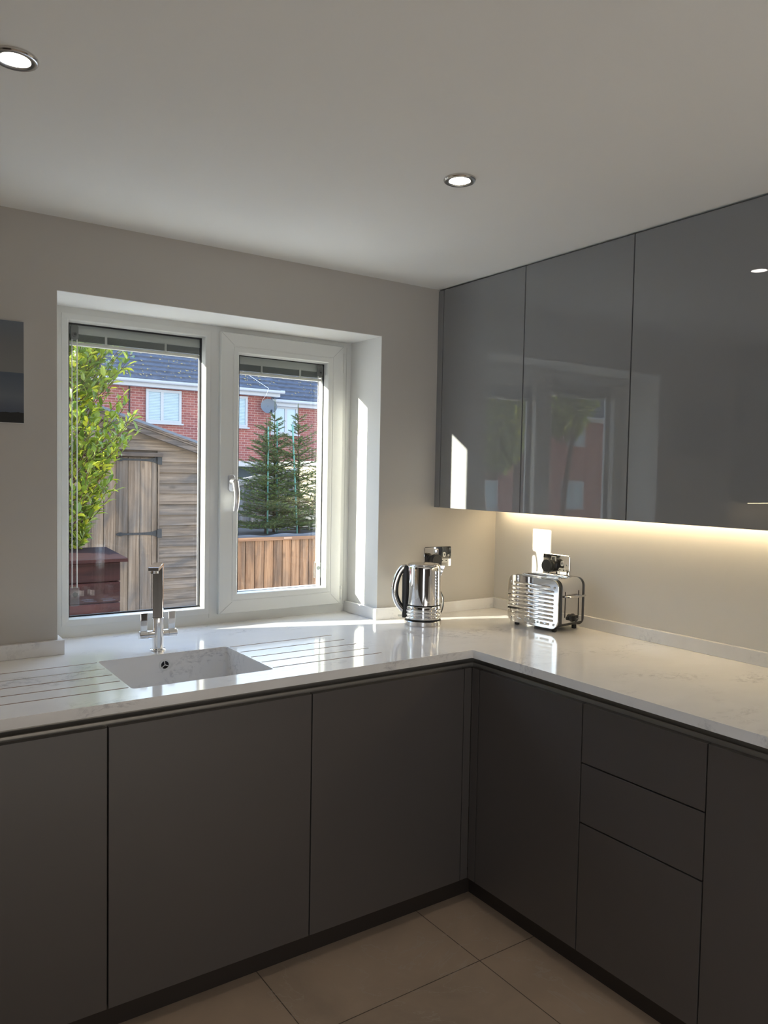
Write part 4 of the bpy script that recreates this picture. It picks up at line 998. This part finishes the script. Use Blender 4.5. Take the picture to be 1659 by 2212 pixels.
bm = bmesh.new(); add_box(bm, 4.005, 7.0, 8.2, 13.0, GZ, 1.62); obj('side_wall', L_(bm, gg), 'cream_wall', gg)
bm = bmesh.new(); add_box(bm, -1.0, 3.90, 10.02, 10.19, 1.60, 1.69); add_box(bm, 3.92, 7.0, 8.05, 10.19, 1.63, 1.70); obj('roof_edge', L_(bm, gg), 'fascia', gg)

# --- brick houses
YH = 20.5
def tiled_roof(x0, x1, ye, ze, n=22, gauge=0.27, pitch=36):
    bm = bmesh.new(); c, s = math.cos(math.radians(pitch)), math.sin(math.radians(pitch)); P_ = []
    for i in range(n):
        P_.append((ye + i * gauge * c, ze + i * gauge * s)); P_.append((ye + (i + 1) * gauge * c + 0.0, ze + (i + 1) * gauge * s - 0.050))
    yl, zl = ye + n * gauge * c, ze + n * gauge * s
    P_.append((yl, zl)); P_ += [(yl + 4.5, zl - 3.2), (yl + 4.5, zl - 3.3), (yl, zl - 0.15), (ye, ze - 0.05)]
    add_loops(bm, [[(x, a, b) for a, b in P_] for x in (x0, x1)]); return bm
def house_window(par, x0, x1, z0, z1, y, mull, slats=True):
    bm = bmesh.new(); add_ring(bm, x0, x1, z0, z1, [(0, y), (0, y - 0.06), (0.075, y - 0.06), (0.075, y)])
    add_box(bm, mull - 0.045, mull + 0.045, y - 0.058, y, z0 + 0.07, z1 - 0.07); add_box(bm, x0 - 0.05, x1 + 0.05, y - 0.12, y, z0 - 0.045, z0)
    w = obj('window', L_(bm, par), 'fascia', par)
    bm = box(x0 + 0.07, x1 - 0.07, y - 0.035, y - 0.025, z0 + 0.07, z1 - 0.07); obj('pane', L_(bm, par), 'house_blind', w)
    if slats:
        bm = bmesh.new(); z = z0 + 0.10
        while z < z1 - 0.08: add_box(bm, x0 + 0.085, x1 - 0.085, y - 0.040, y - 0.0345, z, z + 0.012); z += 0.046
        obj('blind', L_(bm, par), 'house_slat', w)
def gutter(par, x0, x1, y, z):
    bm = bmesh.new(); add_tube(bm, [(x0, y - 0.30, z), (x1, y - 0.30, z)], 0.055, 12); obj('gutter', L_(bm, par), 'fascia', par, smooth=True)
    bm = box(x0, x1 - 0.12, y - 0.235, y - 0.0, z - 0.16, z - 0.035); obj('fascia_board', L_(bm, par), 'fascia', par)
h1 = thing('brick_house', 'red brick house with slate blue roof behind the shed, satellite dish at its edge', 'house', (4, YH, -1.5), 0, 'brick houses beyond the garden')
obj('walls', L_(box(-6, 8.97, YH, YH + 7.5, -1.5, 4.02), h1), 'brick', h1)
obj('roof', L_(tiled_roof(-6.3, 9.15, YH - 0.33, 4.20), h1), 'roof', h1)
gutter(h1, -6.3, 9.30, YH, 4.125)
house_window(h1, 4.87, 5.945, 2.94, 3.925, YH, 5.35)
house_window(h1, 7.04, 8.12, 2.94, 3.925, YH, 7.55)
bm = bmesh.new(); add_tube(bm, [(4.385, YH - 0.03, 3.96), (4.385, YH - 0.03, -1.4)], 0.02, 8); obj('downpipe', L_(bm, h1), 'iron', h1)
h2 = thing('brick_house', 'red brick house with lower gutter at the right of the window view', 'house', (12, YH + 0.25, -1.5), 0, 'brick houses beyond the garden')
Y2 = YH + 0.25
obj('walls', L_(box(8.98, 17, Y2, Y2 + 7.5, -1.5, 3.78), h2), 'brick', h2)
obj('roof', L_(tiled_roof(9.16, 17, Y2 - 0.05, 3.98), h2), 'roof', h2)
gutter(h2, 9.0, 17, Y2 + .05, 3.87)
house_window(h2, 9.06, 10.06, 2.80, 3.72, Y2, 9.62, False)
for nm, xa in (('red brick house further left in the row, mirrored in the cabinet doors', -21.0), ('red brick house at the far left end of the row', -36.0)):
    hh = thing('brick_house', nm, 'house', (xa + 7, YH, -1.5), 0, 'brick houses beyond the garden')
    obj('walls', L_(box(xa, xa + 14.2, YH + .1, YH + 7.5, -1.5, 4.02), hh), 'brick', hh); obj('roof', L_(tiled_roof(xa - .2, xa + 14.4, YH - 0.33, 4.20), hh), 'roof', hh)
    gutter(hh, xa, xa + 14.3, YH, 4.125)
    for k in range(4): house_window(hh, xa + 1.2 + 3.3 * k, xa + 2.3 + 3.3 * k, 2.94, 3.925, YH + .1, xa + 1.7 + 3.3 * k); house_window(hh, xa + 1.2 + 3.3 * k, xa + 2.6 + 3.3 * k, 0.2, 1.4, YH + .1, xa + 1.9 + 3.3 * k)
# dish
ds = thing('satellite_dish', 'dark grey satellite dish on the brick wall under the gutter', 'satellite dish', (8.74, YH - 0.02, 3.64))
bm = bmesh.new(); loops = []
cD = Vector((0, -0.30, 0)); dn = Vector((-0.25, -0.95, 0.22)).normalized(); du = dn.cross(Vector((0, 0, 1))).normalized(); dv = du.cross(dn)
for r, h in ((0.03, -0.055), (0.12, -0.045), (0.20, -0.025), (0.24, 0.0), (0.243, 0.008), (0.20, -0.015), (0.12, -0.035), (0.03, -0.045)):
    loops.append([cD + du * r * 1.1 * math.cos(2 * PI * i / 32) + dv * r * math.sin(2 * PI * i / 32) + dn * h for i in range(32)])
add_loops(bm, loops); obj('reflector', bm, 'dish', ds, smooth=True)
bm = bmesh.new(); add_tube(bm, [(0, -0.25, 0), (0, -0.02, -0.03), (0, 0.01, -0.03)], 0.022, 8); add_box(bm, -0.06, 0.06, 0.0, 0.018, -0.12, 0.06); obj('wall_bracket', bm, 'iron', ds)
bm = bmesh.new(); add_tube(bm, [cD - dv * 0.22, cD - dv * 0.28 + dn * 0.33], 0.012, 6); add_tube(bm, [cD - dv * 0.30 + dn * 0.30, cD - dv * 0.24 + dn * 0.38], 0.03, 8); obj('receiver_arm', bm, 'iron', ds)
bm = bmesh.new(); add_tube(bm, [(-0.12, -0.03, 0.0), (-0.12, -0.06, 0.2), (-0.10, -0.30, 0.36), (-0.08, -0.40, 0.52), (-0.06, -0.38, 0.56), (-0.62, 0.55, 1.20)], 0.006, 6); obj('cable', bm, 'cord', ds)
# dry leaves lying on the roofs
bm = bmesh.new(); rn = random.Random(5); c, s = math.cos(math.radians(36)), math.sin(math.radians(36))
for i in range(620):
    x = rn.uniform(3.0, 9.1) if rn.random() < 0.8 else rn.uniform(9.1, 12); d = rn.uniform(0.1, 3.6) * rn.random() ** 0.4
    ye, ze = (YH - 0.33, 4.20) if x < 9.1 else (Y2 - 0.05, 3.98)
    p = Vector((x, ye + d * c, ze + d * s + 0.012)); r = rn.choice((0.012, 0.018, 0.03, 0.045)) * rn.uniform(0.7, 1.2); a = rn.uniform(0, PI)
    u = Vector((math.cos(a), math.sin(a) * c, math.sin(a) * s)) * r; v = Vector((-math.sin(a), math.cos(a) * c, math.cos(a) * s)) * r * 0.6
    off = Vector((0, -s * 0.008, c * 0.008)); V = [bm.verts.new(q) for q in (p - u, p - v + off, p + u, p + v + off)]; bm.faces.new(V)
tag(obj('fallen_leaves', bm, 'leaf_dry'), 'scattered yellow fallen leaves on the slate blue house roof', 'leaves', kind='stuff')
